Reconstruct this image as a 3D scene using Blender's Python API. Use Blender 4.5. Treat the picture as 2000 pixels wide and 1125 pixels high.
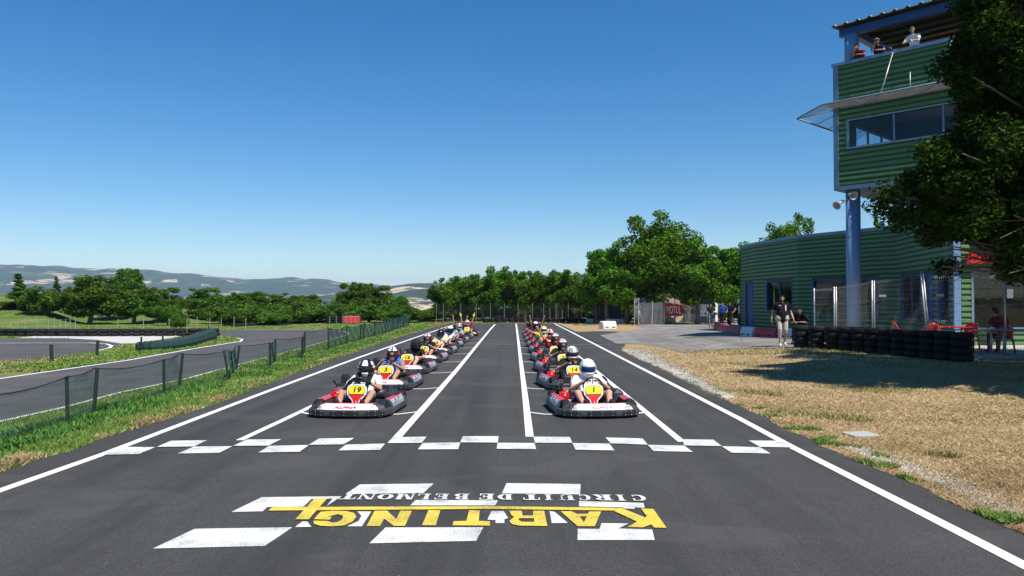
import bpy, bmesh, math, random
import numpy as np
from mathutils import Vector, Matrix, noise
from mathutils.geometry import delaunay_2d_cdt

for o in list(bpy.data.objects):
    bpy.data.objects.remove(o)
S = bpy.context.scene
COL = S.collection
R = math.radians
rnd = random.Random(7)
# ------------------------------------------------------------------ camera, sky, sun
FPX = 1500.0
CAM = Vector((0, 0, 1.75))
PITCH = 27.5 / FPX
YAW = 3.0 / FPX
cd = bpy.data.cameras.new('camera'); cam = bpy.data.objects.new('camera', cd); COL.objects.link(cam)
cd.sensor_width = 36; cd.lens = FPX / 2000 * 36; cd.clip_start = .1; cd.clip_end = 20000
cam.location = CAM; cam.rotation_euler = (math.pi / 2 + PITCH, 0, YAW)
S.camera = cam
SUN_EL, SUN_AZ = R(57), R(52)          # azimuth: from +X turned towards -Y
sdir = Vector((math.cos(SUN_EL) * math.cos(SUN_AZ), -math.cos(SUN_EL) * math.sin(SUN_AZ), math.sin(SUN_EL)))
w = bpy.data.worlds.new('World'); S.world = w; w.use_nodes = True
nt = w.node_tree; nt.nodes.clear()
sky = nt.nodes.new('ShaderNodeTexSky'); sky.sky_type = 'NISHITA'; sky.sun_disc = False
sky.sun_elevation = SUN_EL; sky.sun_rotation = math.atan2(sdir.x, sdir.y)
sky.altitude = 700; sky.air_density = 1.0; sky.dust_density = 0.05; sky.ozone_density = 3.0
bg = nt.nodes.new('ShaderNodeBackground'); bg.inputs[1].default_value = 0.096
wo = nt.nodes.new('ShaderNodeOutputWorld')
hs = nt.nodes.new('ShaderNodeHueSaturation'); hs.inputs['Saturation'].default_value = 1.4
nt.links.new(sky.outputs[0], hs.inputs['Color']); nt.links.new(hs.outputs[0], bg.inputs[0]); nt.links.new(bg.outputs[0], wo.inputs[0])
sl = bpy.data.lights.new('sun', 'SUN'); sl.energy = 5.0; sl.angle = R(.53); sl.color = (1, .955, .88)
so = bpy.data.objects.new('sun', sl); COL.objects.link(so)
so.rotation_euler = (-sdir).to_track_quat('-Z', 'Y').to_euler()
S.view_settings.view_transform = 'Standard'; S.view_settings.look = 'None'
S.view_settings.exposure = 0.42; S.view_settings.gamma = 1
S.view_settings.use_curve_mapping = False

CR = Matrix.Rotation(YAW, 3, 'Z') @ Matrix.Rotation(PITCH, 3, 'X')
def ray(px, py):
    return CR @ Vector(((px - 1000) / FPX, 1, (562.5 - py) / FPX))
def sst(a, b, x):
    t = min(1, max(0, (x - a) / (b - a))); return t * t * (3 - 2 * t)
def gz(x, y):
    z = .22 * sst(6.2, 9.5, x) * sst(11, 19, y) * (1 - sst(36, 50, y)) * (1 - sst(40, 60, x))
    r_ = x / max(1, y)
    z += 2.5 * max(sst(50, 76, y) * sst(-.55, -.62, r_), sst(62, 84, y) * sst(-.385, -.46, r_)) if x < 0 else 0
    return z
def gp(px, py, dz=0.0):
    d = ray(px, py); z = 0.0
    for _ in range(12):
        t = (z - CAM.z) / d.z; p = CAM + d * t; z = gz(p.x, p.y)
    return Vector((p.x, p.y, z + dz))
def at(px, py, Y):
    d = ray(px, py); t = Y / d.y; return CAM + d * t

# ------------------------------------------------------------------ object helpers
def tag(o, label=None, cat=None, group=None, kind=None):
    if label: o['label'] = label
    if cat: o['category'] = cat
    if group: o['group'] = group
    if kind: o['kind'] = kind
    return o
def empty(name, loc=(0, 0, 0), rz=0, label=None, cat=None, group=None, kind=None):
    o = bpy.data.objects.new(name, None); o.empty_display_size = .2
    o.location = loc; o.rotation_euler = (0, 0, rz); COL.objects.link(o)
    return tag(o, label, cat, group, kind)
def link(name, me, parent=None, loc=None, rz=None):
    o = bpy.data.objects.new(name, me); COL.objects.link(o)
    if parent is not None: o.parent = parent
    if loc is not None: o.location = loc
    if rz is not None: o.rotation_euler = (0, 0, rz)
    return o
def copy_tree(o, parent=None):
    c = o.copy(); COL.objects.link(c); c.parent = parent
    for ch in list(o.children): copy_tree(ch, c)
    return c

class MB:
    def __init__(s): s.v = []; s.f = []; s.m = []; s.sm = []
    def add(s, vs, fs, mi=0, smooth=False):
        b = len(s.v); s.v += [tuple(v) for v in vs]
        for f in fs:
            s.f.append([i + b for i in f]); s.m.append(mi); s.sm.append(smooth)
        return s
    def box(s, c, d, mi=0, M=None, bev=0):
        x, y, z = [q / 2 for q in d]; c = Vector(c)
        if bev > 0:
            b = bev; vs = []; 
            for zz, ins in ((-z, b), (-z + b, 0), (z - b, 0), (z, b)):
                X, Y = x - ins, y - ins
                cb = b if ins == 0 else b * .5
                vs += [(-X + cb, -Y, zz), (X - cb, -Y, zz), (X, -Y + cb, zz), (X, Y - cb, zz), (X - cb, Y, zz), (-X + cb, Y, zz), (-X, Y - cb, zz), (-X, -Y + cb, zz)]
            fs = [list(range(7, -1, -1)), list(range(24, 32))]
            for r in range(3):
                for k in range(8):
                    a = r * 8 + k; bb = r * 8 + (k + 1) % 8; fs.append([a, bb, bb + 8, a + 8])
        else:
            vs = [(i * x, j * y, k * z) for k in (-1, 1) for j in (-1, 1) for i in (-1, 1)]
            fs = [[0, 2, 3, 1], [4, 5, 7, 6], [0, 1, 5, 4], [2, 6, 7, 3], [0, 4, 6, 2], [1, 3, 7, 5]]
        vs = [Vector(v) for v in vs]
        if M is not None: vs = [M @ v for v in vs]
        return s.add([v + c for v in vs], fs, mi)
    def tube(s, pts, r, n=8, mi=0, cap=True, smooth=True):
        pts = [Vector(p) for p in pts]; rs = r if isinstance(r, (list, tuple)) else [r] * len(pts)
        vs = []; fs = []; up = None
        for i, p in enumerate(pts):
            t = (pts[min(i + 1, len(pts) - 1)] - pts[max(i - 1, 0)])
            t = t.normalized() if t.length > 1e-9 else Vector((0, 0, 1))
            if up is None:
                up = Vector((0, 0, 1)) if abs(t.z) < .9 else Vector((1, 0, 0))
            u = t.cross(up).normalized(); v = u.cross(t).normalized(); up = v
            for k in range(n):
                a = 2 * math.pi * k / n; vs.append(p + (u * math.cos(a) + v * math.sin(a)) * rs[i])
        for i in range(len(pts) - 1):
            for k in range(n):
                a = i * n + k; b = i * n + (k + 1) % n; fs.append([a, b, b + n, a + n])
        if cap:
            fs.append(list(range(n))[::-1]); fs.append([len(vs) - n + k for k in range(n)])
        return s.add(vs, fs, mi, smooth)
    def lathe(s, prof, n=16, mi=0, M=None, smooth=True, close=False):
        vs = []; fs = []
        for (r, z) in prof:
            for k in range(n):
                a = 2 * math.pi * k / n; vs.append(Vector((r * math.cos(a), r * math.sin(a), z)))
        m = len(prof)
        for i in range(m if close else m - 1):
            for k in range(n):
                a = i * n + k; b = i * n + (k + 1) % n; c = ((i + 1) % m) * n
                fs.append([a, b, c + (k + 1) % n, c + k])
        if M is not None: vs = [M @ v for v in vs]
        return s.add(vs, fs, mi, smooth)
    def ell(s, c, r, mi=0, M=None, nu=12, nv=8, smooth=True):
        vs = []; fs = []
        for j in range(nv + 1):
            th = math.pi * j / nv
            for i in range(nu):
                a = 2 * math.pi * i / nu
                vs.append(Vector((r[0] * math.sin(th) * math.cos(a), r[1] * math.sin(th) * math.sin(a), r[2] * math.cos(th))))
        for j in range(nv):
            for i in range(nu):
                a = j * nu + i; b = j * nu + (i + 1) % nu; fs.append([a, a + nu, b + nu, b])
        if M is not None: vs = [M @ v for v in vs]
        c = Vector(c); return s.add([v + c for v in vs], fs, mi, smooth)
    def prism(s, poly, d0, d1, fr, mi=0):
        """poly in 2D (u,w); fr(u,w,d) -> 3D."""
        n = len(poly); vs = [fr(u, w_, d0) for u, w_ in poly] + [fr(u, w_, d1) for u, w_ in poly]
        fs = [list(range(n))[::-1], list(range(n, 2 * n))] + [[k, (k + 1) % n, n + (k + 1) % n, n + k] for k in range(n)]
        return s.add(vs, fs, mi)
    def mesh(s, name, mats):
        me = bpy.data.meshes.new(name); me.from_pydata(s.v, [], s.f)
        for m in (mats if isinstance(mats, (list, tuple)) else [mats]): me.materials.append(m)
        me.polygons.foreach_set('material_index', s.m); me.polygons.foreach_set('use_smooth', s.sm)
        bm = bmesh.new(); bm.from_mesh(me); bmesh.ops.remove_doubles(bm, verts=bm.verts, dist=1e-6)
        bmesh.ops.recalc_face_normals(bm, faces=bm.faces); bm.to_mesh(me); bm.free(); me.update(); return me
    def build(s, name, mats, parent=None, loc=None, rz=None):
        return link(name, s.mesh(name, mats), parent, loc, rz)

def fast_mesh(name, V, F, mats, mi=None, smooth=False):
    """V (n,3), F (m,3|4) numpy."""
    me = bpy.data.meshes.new(name); k = F.shape[1]
    me.vertices.add(len(V)); me.vertices.foreach_set('co', V.astype(np.float32).ravel())
    me.loops.add(F.size); me.loops.foreach_set('vertex_index', F.astype(np.int32).ravel())
    me.polygons.add(len(F)); me.polygons.foreach_set('loop_start', np.arange(0, F.size, k, dtype=np.int32))
    if mi is not None: me.polygons.foreach_set('material_index', mi.astype(np.int32))
    for m in (mats if isinstance(mats, (list, tuple)) else [mats]): me.materials.append(m)
    me.update(calc_edges=True); me.validate(); 
    if smooth: me.polygons.foreach_set('use_smooth', [True] * len(me.polygons))
    return me

# ------------------------------------------------------------------ materials
def ND(t, ty, **kw):
    n = t.nodes.new(ty)
    for k, v in kw.items(): setattr(n, k, v)
    return n
def ramp(t, inp, stops):
    r = ND(t, 'ShaderNodeValToRGB'); el = r.color_ramp.elements
    while len(el) > 1: el.remove(el[-1])
    el[0].position = stops[0][0]; c = stops[0][1]; el[0].color = (*c, 1) if len(c) == 3 else c
    for p, c in stops[1:]:
        e = el.new(p); e.color = (*c, 1) if len(c) == 3 else c
    t.links.new(inp, r.inputs[0]); return r.outputs[0]
def nse(t, vec, scale, detail=4, rough=.55, sc3=None):
    if sc3:
        mp = ND(t, 'ShaderNodeMapping'); mp.inputs['Scale'].default_value = sc3; t.links.new(vec, mp.inputs[0]); vec = mp.outputs[0]
    n = ND(t, 'ShaderNodeTexNoise'); n.inputs['Scale'].default_value = scale; n.inputs['Detail'].default_value = detail
    n.inputs['Roughness'].default_value = rough; t.links.new(vec, n.inputs['Vector']); return n.outputs[0]
def mixc(t, fac, a, b, bt='MIX'):
    m = ND(t, 'ShaderNodeMix', data_type='RGBA', blend_type=bt)
    if isinstance(fac, float): m.inputs[0].default_value = fac
    else: t.links.new(fac, m.inputs[0])
    for i, q in ((6, a), (7, b)):
        if isinstance(q, tuple): m.inputs[i].default_value = (*q, 1)
        else: t.links.new(q, m.inputs[i])
    return m.outputs[2]
def newmat(name):
    m = bpy.data.materials.new(name); m.use_nodes = True; t = m.node_tree
    p = t.nodes['Principled BSDF']; return m, t, p
def bump(t, p, h, strength=.3, dist=.01):
    b = ND(t, 'ShaderNodeBump'); b.inputs['Strength'].default_value = strength; b.inputs['Distance'].default_value = dist
    t.links.new(h, b.inputs['Height']); t.links.new(b.outputs[0], p.inputs['Normal'])
MC = {}
def mat(name, col, rough=.6, metal=0.0, var=.12, scale=6.0, bmp=0.0, bscale=60, spec=.5):
    if name in MC: return MC[name]
    m, t, p = newmat(name); tc = ND(t, 'ShaderNodeTexCoord')
    f = nse(t, tc.outputs['Object'], scale, 5, .6)
    a = tuple(max(0, c * (1 - var)) for c in col); b = tuple(min(1, c * (1 + var)) for c in col)
    t.links.new(mixc(t, f, a, b), p.inputs['Base Color'])
    p.inputs['Roughness'].default_value = rough; p.inputs['Metallic'].default_value = metal
    p.inputs['Specular IOR Level'].default_value = spec
    if bmp: bump(t, p, nse(t, tc.outputs['Object'], bscale, 3), bmp, .005)
    MC[name] = m; return m

def asphalt(name, base, tint=(1, 1, 1), old=False):
    m, t, p = newmat(name); g = ND(t, 'ShaderNodeNewGeometry').outputs['Position']
    big = nse(t, g, .25, 4); fine = nse(t, g, 70, 4, .7); mid = nse(t, g, 2.2, 5, .7)
    streak = nse(t, g, 1.0, 4, .6, sc3=(3.2, .12, 1))
    b = tuple(base * q for q in tint)
    c = mixc(t, ramp(t, fine, [(.32, (0, 0, 0)), (.72, (1, 1, 1))]), tuple(x * .5 for x in b), tuple(x * 1.65 for x in b))
    c = mixc(t, ramp(t, big, [(.3, (.0, .0, .0)), (.7, (1, 1, 1))]), c, mixc(t, 1.0, c, (.78, .78, .79), 'MULTIPLY'))
    c = mixc(t, ramp(t, streak, [(.5, (0, 0, 0)), (.75, (.55, .55, .55))]), c, tuple(x * .5 for x in b))
    c = mixc(t, ramp(t, mid, [(.55, (0, 0, 0)), (.8, (.3, .3, .3))]), c, tuple(min(1, x * 1.9) for x in b))
    # black rubber laid along the racing line and scuffed arcs
    rub = nse(t, g, 1.0, 3, .5, sc3=(1.5, .045, 1))
    c = mixc(t, ramp(t, rub, [(.50, (0, 0, 0)), (.68, (.5, .5, .5))]), c, tuple(x * .38 for x in b))
    pat = nse(t, g, .6, 2, .4, sc3=(1, 1.6, 1))
    c = mixc(t, ramp(t, pat, [(.56, (0, 0, 0)), (.60, (.22, .22, .22))]), c, tuple(min(1, x * 1.6) for x in b))
    # a scatter of pale chippings
    v = ND(t, 'ShaderNodeTexVoronoi'); v.inputs['Scale'].default_value = 22; t.links.new(g, v.inputs['Vector'])
    spk = ramp(t, v.outputs['Distance'], [(.0, (1, 1, 1)), (.08, (1, 1, 1)), (.11, (0, 0, 0))])
    sel = ramp(t, nse(t, g, 9, 2), [(.60, (0, 0, 0)), (.66, (1, 1, 1))])
    c = mixc(t, mixc(t, 1.0, spk, sel, 'MULTIPLY'), c, tuple(min(.45, x * 5.5) for x in b))
    if old:
        cr = ND(t, 'ShaderNodeTexVoronoi', feature='DISTANCE_TO_EDGE'); cr.inputs['Scale'].default_value = .35
        wob = mixc(t, .12, g, nse(t, g, 2, 4)); t.links.new(wob, cr.inputs['Vector'])
        c = mixc(t, ramp(t, cr.outputs['Distance'], [(0, (.8, .8, .8)), (.012, (0, 0, 0))]), c, tuple(x * .45 for x in b))
    t.links.new(c, p.inputs['Base Color']); p.inputs['Roughness'].default_value = .86
    p.inputs['Specular IOR Level'].default_value = .3
    bump(t, p, fine, .5, .006); return m
ASPH = asphalt('track_asphalt', .057, (1.05, 1.0, .94))
ASPH2 = asphalt('side_asphalt', .088, (1.06, .98, .94))
PATH = asphalt('old_path_asphalt', .22, (1.08, 1.0, .90), True)
CONC = asphalt('concrete_apron', .23, (1.03, 1.0, .95))

def paint(name, col, wear=.5):
    m, t, p = newmat(name); g = ND(t, 'ShaderNodeNewGeometry').outputs['Position']
    fine = nse(t, g, 105, 3, .8); mid = nse(t, g, 3, 4)
    th = ND(t, 'ShaderNodeMath', operation='ADD'); t.links.new(fine, th.inputs[0])
    sc = ND(t, 'ShaderNodeMath', operation='MULTIPLY'); t.links.new(mid, sc.inputs[0]); sc.inputs[1].default_value = .35
    t.links.new(sc.outputs[0], th.inputs[1])
    f = ramp(t, th.outputs[0], [(wear, (1, 1, 1)), (wear + .05, (0, 0, 0))])
    f2 = mixc(t, 1.0, f, (.75, .75, .75), 'MULTIPLY')
    c = mixc(t, mid, tuple(x * .9 for x in col), tuple(min(1, x * 1.05) for x in col))
    t.links.new(mixc(t, f2, c, (.07, .07, .068)), p.inputs['Base Color']); p.inputs['Roughness'].default_value = .8
    bump(t, p, fine, .35, .004); return m
WPAINT = paint('white_line_paint', (.78, .78, .75), .50)
WWORN = paint('worn_white_paint', (.72, .72, .69), .605)
YPAINT = paint('worn_yellow_paint', (.70, .53, .06), .59)
YOLD = paint('faded_yellow_paint', (.46, .38, .14), .50)

def ground_mat():
    m, t, p = newmat('grass_and_fields'); g = ND(t, 'ShaderNodeNewGeometry').outputs['Position']
    sx = ND(t, 'ShaderNodeSeparateXYZ'); t.links.new(g, sx.inputs[0])
    n1 = nse(t, g, .35, 5, .6); n2 = nse(t, g, 9, 5, .7); n3 = nse(t, g, 1.3, 4, .6)
    green = mixc(t, n2, (.05, .10, .018), (.12, .19, .035))
    straw = mixc(t, n2, (.22, .155, .075), (.46, .35, .19))
    # lawns on the left of the track stay green, the right one is burnt to straw
    mx = ND(t, 'ShaderNodeMath', operation='MULTIPLY_ADD'); t.links.new(sx.outputs[0], mx.inputs[0]); mx.inputs[1].default_value = .16; mx.inputs[2].default_value = .1
    ad = ND(t, 'ShaderNodeMath', operation='ADD'); t.links.new(mx.outputs[0], ad.inputs[0]); t.links.new(n3, ad.inputs[1])
    cl = ND(t, 'ShaderNodeClamp'); cl.inputs['Min'].default_value = -.2; cl.inputs['Max'].default_value = 1.2; t.links.new(ad.outputs[0], cl.inputs[0])
    dry = ramp(t, cl.outputs[0], [(.45, (0, 0, 0)), (.75, (1, 1, 1))])
    dryp = ramp(t, n1, [(.45, (0, 0, 0)), (.75, (.6, .6, .6))])
    near = mixc(t, mixc(t, 1.0, dry, dryp, 'ADD'), green, straw)
    # far country: hedged fields and woods
    far_w = mixc(t, .02, g, nse(t, g, .002, 3)) 
    v = ND(t, 'ShaderNodeTexVoronoi'); v.inputs['Scale'].default_value = .0085
    mp = ND(t, 'ShaderNodeMapping'); mp.inputs['Scale'].default_value = (1, .8, 2.5); mp.inputs['Rotation'].default_value = (0, 0, .4)
    t.links.new(g, mp.inputs[0]); t.links.new(mp.outputs[0], v.inputs['Vector'])
    sepc = ND(t, 'ShaderNodeSeparateColor'); t.links.new(v.outputs['Color'], sepc.inputs[0])
    big = nse(t, g, .0011, 4, .6)
    s = ND(t, 'ShaderNodeMath', operation='MULTIPLY_ADD'); t.links.new(big, s.inputs[0]); s.inputs[1].default_value = 2.4; s.inputs[2].default_value = -1.2
    s2 = ND(t, 'ShaderNodeMath', operation='ADD'); t.links.new(s.outputs[0], s2.inputs[0]); t.links.new(sepc.outputs[0], s2.inputs[1])
    far = ramp(t, s2.outputs[0], [(.0, (.022, .034, .018)), (.30, (.045, .07, .028)), (.38, (.022, .034, .018)), (.60, (.03, .05, .02)), (.64, (.10, .14, .05)), (.72, (.06, .08, .03)), (.76, (.42, .33, .20)), (.95, (.58, .46, .30))])
    wood = nse(t, g, .02, 6, .75)
    far = mixc(t, ramp(t, wood, [(.50, (0, 0, 0)), (.54, (1, 1, 1))]), far, (.024, .036, .018))
    ln = ND(t, 'ShaderNodeVectorMath', operation='LENGTH'); t.links.new(g, ln.inputs[0])
    mr = ND(t, 'ShaderNodeMapRange'); mr.inputs[1].default_value = 150; mr.inputs[2].default_value = 260; t.links.new(ln.outputs['Value'], mr.inputs[0])
    t.links.new(mixc(t, mr.outputs[0], near, far), p.inputs['Base Color']); p.inputs['Roughness'].default_value = .95
    p.inputs['Specular IOR Level'].default_value = .1
    bump(t, p, n2, .6, .05); return m

# ------------------------------------------------------------------ terrain
RX = [-2500, 0, 100, 200, 300, 400, 480, 560, 640, 690, 740, 800, 900, 1100, 1500, 2200, 4000]
RYF = [533, 529, 531, 535, 538, 543, 548, 547, 551, 556, 560, 561, 563, 566, 572, 578, 585]
RYN = [600, 600, 600, 600, 600, 600, 590, 585, 578, 572, 565, 555, 552, 556, 562, 575, 588]
def far_h(px, r):
    zf = (590 - np.interp(px, RX, RYF)) / FPX * 5600 + 1.75
    zn = (590 - np.interp(px, RX, RYN)) / FPX * 2900 + 1.75
    return zf, zn
def terrain():
    ang = np.concatenate([np.linspace(-180, -50, 60, endpoint=False), np.linspace(-50, 50, 520, endpoint=False), np.linspace(50, 180, 60)])
    rr = [1.0]
    while rr[-1] < 9500:
        r = rr[-1]; rr.append(r * (1.045 if r < 400 else 1.022) + (.05))
    rr = np.array([0.3] + rr); V = []
    for r in rr:
        for a in ang:
            th = math.radians(a); x, y = r * math.sin(th), r * math.cos(th)
            if r < 100: z = gz(x, y)
            else:
                z0 = gz(x * 100 / r, y * 100 / r)
                px = 1003 + FPX * math.tan(max(-1.3, min(1.3, th)))
                zf, zn = far_h(px, r)
                val = z0 * (1 - sst(100, 500, r)) - 70 * sst(130, 900, r)
                s1 = sst(1000, 2900, r); dn = sst(2900, 3700, r)
                z = val
                if zn > -60: z = val * (1 - s1) + s1 * (zn * (1 - dn) - 40 * dn)
                s2 = sst(3000, 5600, r)
                z = max(z, -70 * (1 - s2) + zf * s2) if r > 3000 else z
                if r > 5600: z = zf - (r - 5600) * .03
                n = noise.fractal(Vector((x * .0011, y * .0011, 3.3)), 1, 2.1, 5)
                n2 = noise.noise(Vector((x * .012, y * .012, 1.3)))
                z += n * 38 * sst(700, 2600, r) * (1 - .8 * sst(4200, 5600, r)) * (1 - .7 * sst(2300, 2900, r) * (1 - sst(3000, 3600, r)))
                z += n2 * 3.5 * sst(1500, 3000, r)
                # woods standing along the skyline of the ridge
                z += max(0, noise.noise(Vector((x * .006, y * .006, 7.7))) - .05) * 26 * sst(4800, 5400, r)
            V.append((x, y, z))
    V = np.array(V); na = len(ang); F = []
    for i in range(len(rr) - 1):
        a = i * na + np.arange(na); b = i * na + (np.arange(na) + 1) % na
        F.append(np.stack([a, b, b + na, a + na], 1))
    F = np.concatenate(F)[:, ::-1]
    c = len(V); V = np.vstack([V, [0, 0, 0]])
    me = fast_mesh('ground', V, F, ground_mat(), smooth=True)
    o = link('ground', me); tag(o, kind='structure'); return o
terrain()

def sheet(name, poly, m, dz, step=None, parent=None, kind='structure'):
    pts = [Vector((p[0], p[1])) for p in poly]
    P = []
    n = len(pts)
    for i in range(n):
        a, b = pts[i], pts[(i + 1) % n]; k = 1 if not step else max(1, int((b - a).length / step))
        for j in range(k): P.append(a.lerp(b, j / k))
    nb = len(P); edges = [(i, (i + 1) % nb) for i in range(nb)]
    if step:
        xs = [p.x for p in pts]; ys = [p.y for p in pts]
        x = min(xs)
        while x < max(xs):
            y = min(ys)
            while y < max(ys):
                P.append(Vector((x + rnd.random() * .05, y + rnd.random() * .05))); y += step
            x += step
    res = delaunay_2d_cdt(P, edges, [list(range(nb))], 1, 1e-5)
    me = bpy.data.meshes.new(name); me.from_pydata([(v.x, v.y, gz(v.x, v.y) + dz) for v in res[0]], [], [list(f) for f in res[2]])
    me.materials.append(m)
    bm = bmesh.new(); bm.from_mesh(me); bmesh.ops.recalc_face_normals(bm, faces=bm.faces)
    if bm.faces and sum(f.normal.z for f in bm.faces) < 0: bmesh.ops.reverse_faces(bm, faces=bm.faces)
    bm.to_mesh(me); bm.free()
    o = link(name, me, parent)
    if not parent and kind: tag(o, kind=kind)
    return o
def GPS(l): return [gp(x, y) for x, y in l]

LEFT_EDGE = [(-260, 1010), (0, 920.7), (92, 895), (162, 872), (231, 847), (300, 826), (400, 796), (448, 778), (529, 748), (631, 709.5), (700, 686), (747, 670), (800, 653), (860, 635.6), (884, 631.5)]
RIGHT_EDGE = [(1086, 631.5), (1096, 635), (1110, 641), (1126, 648), (1173, 647), (1217, 648), (1171, 655.7), (1204, 671.8), (1222, 672), (1212, 684), (1250, 703), (1292, 721), (1369, 760), (1431, 788), (1500, 818), (1542, 843), (1567, 852), (1600, 869), (1703, 913), (1804, 957), (1905, 1001), (2000, 1046), (2300, 1185)]
def rag(poly, amp, step):
    out = []
    for a, b in zip(poly[:-1], poly[1:]):
        k = max(1, int((b - a).length / step))
        for j in range(k):
            p = a.lerp(b, j / k)
            q = noise.noise(Vector((p.x * 1.7, p.y * 1.7, 0))) + .5 * noise.noise(Vector((p.x * 6, p.y * 6, 2)))
            out.append(Vector((p.x + amp * q, p.y + amp * q * .3, 0)))
    out.append(poly[-1]); return out
le = rag(GPS(LEFT_EDGE), .09, .35); reg = rag(GPS(RIGHT_EDGE), .07, .35)
main_poly = [Vector((-5.6, -8, 0))] + le + reg + [Vector((4.3, -8, 0))]
sheet('main_track', main_poly, ASPH, .004, 4)
MID = [(-200, 873), (0, 825.5), (126, 797), (171, 785.5), (231, 769), (286, 758), (360, 741.6), (400, 731.5), (455, 716), (539, 694.5), (631, 669), (675, 656), (682, 651.7), (673, 646.6), (645, 644.5), (562, 643.5), (462, 644.5), (417, 648.5), (430, 654), (462, 659), (474, 662), (471, 666), (375, 681), (250, 703), (125, 721), (0, 739), (-200, 765)]
sheet('inner_track', rag(GPS(MID) + [gp(*MID[0])], .05, 1)[:-1], ASPH2, .004, 5)
LT = [(-150, 660.5), (0, 661), (125, 661), (190, 664), (237, 671), (232, 676), (187, 687), (112, 697), (0, 707), (-150, 722)]
sheet('far_loop_track', GPS(LT), ASPH2, .004, 5)
GRV = mat('pale_gravel', (.50, .48, .44), .95, var=.35, scale=25, bmp=.8, bscale=18)
sheet('gravel_trap', GPS([(30, 660.6), (70, 656.5), (200, 655.5), (360, 655.5), (330, 661), (262, 671), (238, 671.5), (190, 664), (125, 660.8)]), GRV, .008, 4)
DIRT = mat('orange_dirt', (.36, .22, .12), .95, var=.25, scale=3, bmp=.5, bscale=12)
sheet('dirt_patch', GPS([(1160, 641), (1175, 636), (1215, 633), (1262, 637), (1262, 643), (1210, 647), (1150, 647)]), DIRT, .006, 2)
pth = rag(GPS([(1217, 648), (1262, 643), (1240, 636), (1265, 630), (1300, 628), (1370, 626), (1452, 626)]), .04, 1)
pl = rag(GPS([(1650, 672), (1600, 681), (1520, 681), (1428, 681), (1373, 684), (1340, 690), (1303, 680), (1250, 672.5), (1217, 648)]), .12, .4)
sheet('paddock_path', pth + [Vector((16.5, 50, 0)), Vector((18, 33, 0))] + pl[:-1], PATH, .012, 1.0)
sheet('concrete_ramp', GPS([(1171, 655.7), (1204, 671.8), (1250, 672.3), (1218, 648.2)]), CONC, .02, 1.2)
sheet('terrace_floor', [(11.2, 20.6), (26, 20.6), (26, 27), (15.4, 27), (14, 30), (11.5, 30)], mat('terrace_gravel', (.42, .39, .34), .95, var=.3, scale=12, bmp=.6, bscale=30), .02, 1.2)

# ------------------------------------------------------------------ painted markings
def mark(name, pxpoly, m, dz=.009, kind='structure'):
    return sheet(name, GPS(pxpoly), m, dz)
def strip(name, pts, wd, m, dz=.009, step=None):
    """pts on the ground; wd metres."""
    P = [Vector((p.x, p.y)) for p in pts]; L, Rr = [], []
    for i, p in enumerate(P):
        t = (P[min(i + 1, len(P) - 1)] - P[max(0, i - 1)]).normalized(); nrm = Vector((-t.y, t.x)) * wd / 2
        L.append(p + nrm); Rr.append(p - nrm)
    return sheet(name, L + Rr[::-1], m, dz, step)
def G2(X, Y): return Vector((X, Y, 0))
def lineX(name, a, b, wd, m=WPAINT): return strip(name, [gp(*a), gp(*b)], wd, m)
# edge lines
pL = gp(205, 887); pR = gp(1545, 873)
strip('edge_line', [G2(-4.78, -8), gp(0, 959.5), pL, gp(520, 766), gp(700, 699), gp(800, 663.5), gp(868, 640), gp(889, 634)], .115, WPAINT)
strip('edge_line', [G2(3.48, -8), gp(2000, 1106), gp(1800, 1003), pR, gp(1442.6, 817.5), gp(1292, 740), gp(1200, 692.5), gp(1118, 650), gp(1090, 636), gp(1083, 631.8)], .115, WPAINT)
strip('grid_line', [gp(468, 861), gp(560, 818), gp(640, 779), gp(760, 724), gp(860, 677), gp(925, 648)], .10, WPAINT)
strip('grid_line', [gp(768, 864), gp(833, 791), gp(893, 722), gp(934, 672), gp(958, 643), gp(967, 633.5)], .115, WPAINT)
strip('grid_line', [gp(1034.5, 854), gp(1026, 777), gp(1017, 704), gp(1011, 655), gp(1008, 632.5)], .105, WPAINT)
strip('grid_line', [gp(1332, 864), gp(1232, 781), gp(1163, 724), gp(1105, 676), gp(1072, 649)], .10, WPAINT)
strip('timing_line', [gp(790, 672), gp(1000, 673), gp(1180, 673.5)], .075, YOLD, .0125)
STALL = [11.95 + 3.46 * k for k in range(11)]
for k, Y in enumerate(STALL):
    for xa, xb in ((-3.42, -1.52), (.20, 2.12)):
        strip('stall_line', [G2(xa, Y + .25), G2(xa + .28, Y), G2(xb - .28, Y), G2(xb, Y + .25)], .07, WPAINT, .0125)
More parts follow.
